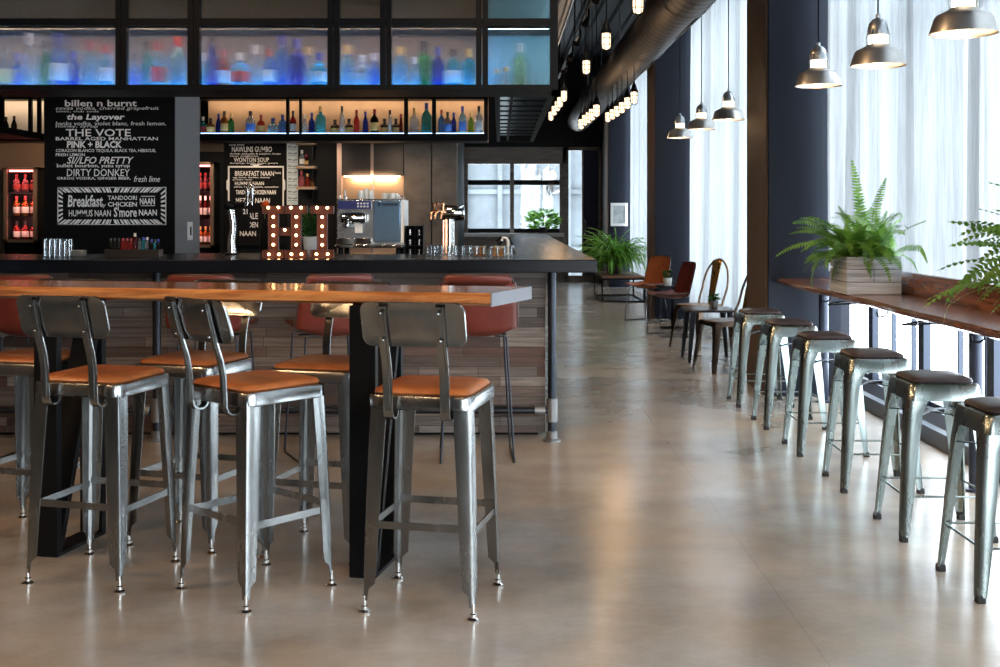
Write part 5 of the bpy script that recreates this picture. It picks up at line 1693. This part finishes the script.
# saucers
sp_ = None
for i in range(5):
    p = on_bar(78, 7.6) + Vector((0, 0, i * 0.0075))
    lab = 'pale saucer beside the upturned glasses, %s up its stack' % ORD[i]
    if sp_ is None:
        sp_ = thing('saucer', lab, 'saucer', p, 0, 'stacked saucers on the bar')
        G().lathe([(0.025, 0), (0.045, 0.004), (0.055, 0.007), (0.054, 0.0075), (0.03, 0.003), (0.01, 0.002)], n=24).build('saucer_dish', M_pot, sp_)
    else:
        copied(sp_, lab, p)
# tray of bitters bottles
tr = thing('bottle_tray', 'dark wooden tray of bitters bottles on the bar below the chalkboard', 'tray', on_bar(134, 7.55))
k = 7.55 / F
G().span((-27 * k, -0.05, 0), (27 * k, 0.05, 0.006)).span((-27 * k, -0.05, 0.006), (27 * k, -0.044, 0.045)).span((-27 * k, 0.044, 0.006), (27 * k, 0.05, 0.045)).span((-27 * k, -0.044, 0.006), (-27 * k + 0.006, 0.044, 0.045)).span((27 * k - 0.006, -0.044, 0.006), (27 * k, 0.044, 0.045)).build('tray_body', plain('dark_tray_wood', (0.02, 0.014, 0.010), 0.45), tr)
for i, (px, col, hh, cap) in enumerate(((110.5, 'black', 17, 'dark'), (114.5, 'black', 17, 'dark'), (118.5, 'black', 17, 'dark'), (123, 'red', 17, 'red'), (127, 'red', 17, 'red'), (131, 'red', 17, 'red'), (135, 'dark red', 22, 'white'), (139.5, 'grey', 17, 'dark'), (143.5, 'teal', 18, 'blue'), (147, 'grey', 18, 'white'), (151.5, 'black', 16, 'blue'), (155, 'teal', 16, 'dark'), (158.2, 'black', 16, 'blue'))):
    t = thing('bitters_bottle', '%s bitters vial, %s along the dark tray on the bar' % (col, ORD[i]), 'bottle', on_bar(px, 7.55) + Vector((0, 0, 0.0065)), 0, 'bitters vials in the tray')
    r, h = 1.75 * k, hh * k
    G().lathe([(r * 0.9, 0), (r, 0.003), (r, h * 0.80), (r * 0.55, h * 0.86), (r * 0.55, h * 0.90)], n=12).build('glass_body', spirit(col.replace(' ', '_'), BC[col]), t)
    G().lathe([(r * 0.75, h * 0.86), (r * 0.75, h), (r * 0.5, h + 0.001)], n=12).build('stopper', M_cap[cap], t)
# pour tap at the corner of the bar return
pt = thing('sink_tap', 'pale bar sink tap with black spray handle at the bar corner', 'tap', (0.03, 8.12, 1.09))
pt.location = ((508 - CX) / F * 7.9, 7.9, BZ)
G().tube([(0, 0, 0), (0, 0, 0.09), (-0.01, 0, 0.11), (-0.035, 0, 0.112), (-0.042, 0, 0.09)], 0.010, 10).build('spout', M_pot, pt)
G().tube([(-0.03, 0.02, 0.10), (-0.07, 0.02, 0.055)], [0.010, 0.014], 10).tube([(-0.045, 0.02, 0.12), (-0.075, 0.02, 0.085)], 0.007, 8).build('spray_handle', M_black, pt)
G().lathe([(0.024, 0), (0.024, 0.006), (0.012, 0.01)], n=16).build('base_flange', M_pot, pt)


# ================================================================== LIGHTS THAT HANG
def barn_pendant(label, px, py, Y):
    p = at(px, py, Y)
    t = thing('pendant_lamp', label, 'pendant lamp', p, 0, 'barn pendants over the window counter')
    sh = G().lathe([(0.143, 0), (0.141, 0.006), (0.120, 0.070), (0.112, 0.080), (0.062, 0.104), (0.058, 0.110), (0.050, 0.110), (0.056, 0.102), (0.106, 0.076), (0.115, 0.066), (0.138, 0.004)], n=32, cap=False).build('shade', plain('pewter_shade', (0.60, 0.58, 0.56), 0.34, 0.9, var=0.15), t)
    G().lathe([(0.103, 0.072), (0.112, 0.062), (0.134, 0.008), (0.132, 0.008), (0.110, 0.062), (0.05, 0.098)], n=32, cap=False).build('white_lining', plain('white_enamel', (0.80, 0.76, 0.70), 0.3), sh)
    G().lathe([(0.048, 0.108), (0.048, 0.165)], n=20).build('glass_collar', M_bulb, t)
    G().lathe([(0.053, 0.160), (0.055, 0.168), (0.052, 0.20), (0.044, 0.225), (0.028, 0.243), (0.012, 0.250), (0.012, 0.268), (0.006, 0.272)], n=20).build('cap', plain('zinc_cap', (0.52, 0.54, 0.56), 0.36, 0.9, var=0.15), t)
    g = G()
    for i in range(4):
        a = PI / 4 + i * PI / 2
        g.tube([(0.054 * math.cos(a), 0.054 * math.sin(a), 0.195), (0.066 * math.cos(a), 0.066 * math.sin(a), 0.15), (0.062 * math.cos(a), 0.062 * math.sin(a), 0.105)], 0.0022, 6)
    g.build('guard_wire', M_gun, t)
    G().ball((0, 0, 0.028), 0.030, 14, 1.2).build('bulb', M_bulb, t)
    G().tube([(0, 0, 0.268), (0, 0, H - p.z)], 0.0045, 8).build('cord', M_black, t)
    lamp('pendant_light', 'POINT', (p.x, p.y, p.z - 0.035), 1.8, WARM, 0.03)
    return t


for lab, px, py, Y in (('metal barn pendant cut off by the frame, nearest the outer curtain', 963.5, 34, 5.06), ('metal barn pendant before the curtain, second from the outer end', 878, 66, 6.18), ('metal barn pendant hanging against the dark navy pier', 818.5, 86, 7.35),
                       ('metal barn pendant before the middle curtain, next to the taupe pier side', 728.5, 120, 10.25), ('metal barn pendant before the middle curtain, centre of the far three', 701.5, 129.5, 11.6), ('metal barn pendant farthest off, against the dark pier edge', 680, 138, 13.05)):
    barn_pendant(lab, px, py, Y)


def cage_lamp(label, px, py, Y, group):
    p = at(px, py, Y)
    t = thing('cage_lamp', label, 'pendant lamp', p, 0, group)
    G().lathe([(0.012, -0.065), (0.028, -0.058), (0.034, -0.03), (0.034, 0.05), (0.028, 0.062)], n=14).build('glass_jar', M_cagebulb, t)
    g = G()
    for i in range(6):
        a = i * PI / 3
        c, s = math.cos(a), math.sin(a)
        g.tube([(0.012 * c, 0.012 * s, -0.082), (0.036 * c, 0.036 * s, -0.066), (0.043 * c, 0.043 * s, -0.03), (0.043 * c, 0.043 * s, 0.065)], 0.0028, 5)
    for z in (-0.03, 0.02):
        g.tube([(0.043 * math.cos(2 * PI * i / 12), 0.043 * math.sin(2 * PI * i / 12), z) for i in range(12)], 0.0028, 5, True)
    g.build('wire_cage', M_black, t)
    G().lathe([(0.045, 0.06), (0.046, 0.075), (0.032, 0.10), (0.026, 0.13), (0.014, 0.15), (0.008, 0.175)], n=14).build('socket_cap', M_black, t)
    top = H
    if abs(p.x - 1.57) < 0.23:   # clipped to the underside of the duct
        top = EYE + 1.57 * 213 / 180 - math.sqrt(0.2315 ** 2 - min(0.2315, abs(p.x - 1.57)) ** 2) - 0.001
    G().tube([(0, 0, 0.17), (0, 0, top - p.z)], 0.005, 6).build('cord', M_black, t)
    return t


cage_lamp('caged bulb cut by the frame top, closest to the spiral duct', 638, 3.5, 7.75, 'caged bulbs in the aisle')
cage_lamp('larger caged bulb on its own, hanging before the ceiling ribs', 606.3, 41, 9.3, 'caged bulbs in the aisle')
cage_lamp('caged bulb below the largest one, beside the cabinet corner', 586.3, 67, 11.3, 'caged bulbs in the aisle')
rows = [('row beside the curtain under the duct', [(634, 97.5, 13.0), (627.5, 103, 13.6), (622, 107.5, 14.2), (617, 111.2, 14.8), (612.5, 114.2, 15.4), (608, 117, 16.1)]),
        ('row under the middle of the duct', [(596.5, 110.5, 13.0), (592, 114.5, 13.6), (588.8, 117.5, 14.2), (585, 120, 14.8), (581.3, 124, 15.5)]),
        ('row beside the cabinet corner', [(564, 96, 14.5), (560, 102, 15.2), (557.5, 106, 15.9), (554.3, 110.5, 16.6), (551, 116, 17.4)])]
for rn, ps in rows:
    for i, (px, py, Y) in enumerate(ps):
        cage_lamp('caged bulb, %s from the near end of the %s' % (ORD[i], rn), px, py, Y, 'caged bulbs, ' + rn)
for (x, y, e) in ((1.45, 14.5, 14), (0.85, 11.0, 12), (0.75, 16.0, 12)):
    lamp('caged_bulb_light', 'POINT', (x, y, 2.45), e, WARM, 0.15)

# track with spot heads
tk = thing('track_light', 'black ceiling track with spot heads beside the overhead cabinet', 'track light', (0.95, 15.0, 3.6))
G().span((-0.02, -4.5, -0.02), (0.02, 4.5, 0.02)).build('track_rail', M_black, tk)
for i in range(6):
    y = -3.8 + i * 1.4
    G().tube([(0, y, -0.02), (0, y, -0.10), (-0.05, y - 0.06, -0.2)], [0.012, 0.012, 0.045], 10).build('spot_head', M_black, tk)
for y in (-4.0, 0.0, 4.0):
    G().tube([(0, y, 0.02), (0, y, H - 3.6)], 0.01, 8).build('hanger_rod', M_black, tk)

# ================================================================== SPIRAL DUCT
DX, DZ, DR = 1.57, EYE + 1.57 * 213 / 180, 0.225
du = thing('air_duct', 'grey spiral air duct running under the ceiling beside the curtains', 'duct', (DX, 12.0, DZ))
pts = []
n = 24
g = G()
rings = []
y = -9.0
while y < 11.7:
    for yy, r in ((y, DR), (y + 0.165, DR), (y + 0.1725, DR + 0.003), (y + 0.18, DR)):
        rings.append([(r * math.cos(2 * PI * i / n), yy + 0.18 * i / n, r * math.sin(2 * PI * i / n)) for i in range(n)])
    y += 0.1875
g.rings(rings)
g.build('spiral_pipe', M_duct, du)
for y in (-7.0, -4.2, -1.4, 1.4, 4.2, 7.0, 9.8):
    gl = G()
    for s in (-1, 1):
        for a in (-0.75 + 0.10 * s,):
            rr = DR + 0.004
            ring0, ring1 = [], []
            for j in range(4):
                aa = -PI * 0.30 + 0.16 * s + 0.05 * (j - 1.5)
                ring0.append((rr * math.cos(aa), y - 0.6, rr * math.sin(aa)))
                ring1.append((rr * math.cos(aa), y + 0.6, rr * math.sin(aa)))
            gl.grid([ring0, ring1])
    gl.build('vent_slot', M_rub, du, solid=0.006)
    G().lathe([(DR + 0.008, y - 0.74), (DR + 0.012, y - 0.73), (DR + 0.012, y - 0.70), (DR + 0.008, y - 0.69)], (0, 0, 0), 28, 'Y', False).tube([(0, y - 0.715, DR + 0.01), (0, y - 0.715, H - DZ)], 0.008, 6).build('hanger_band', M_duct, du)
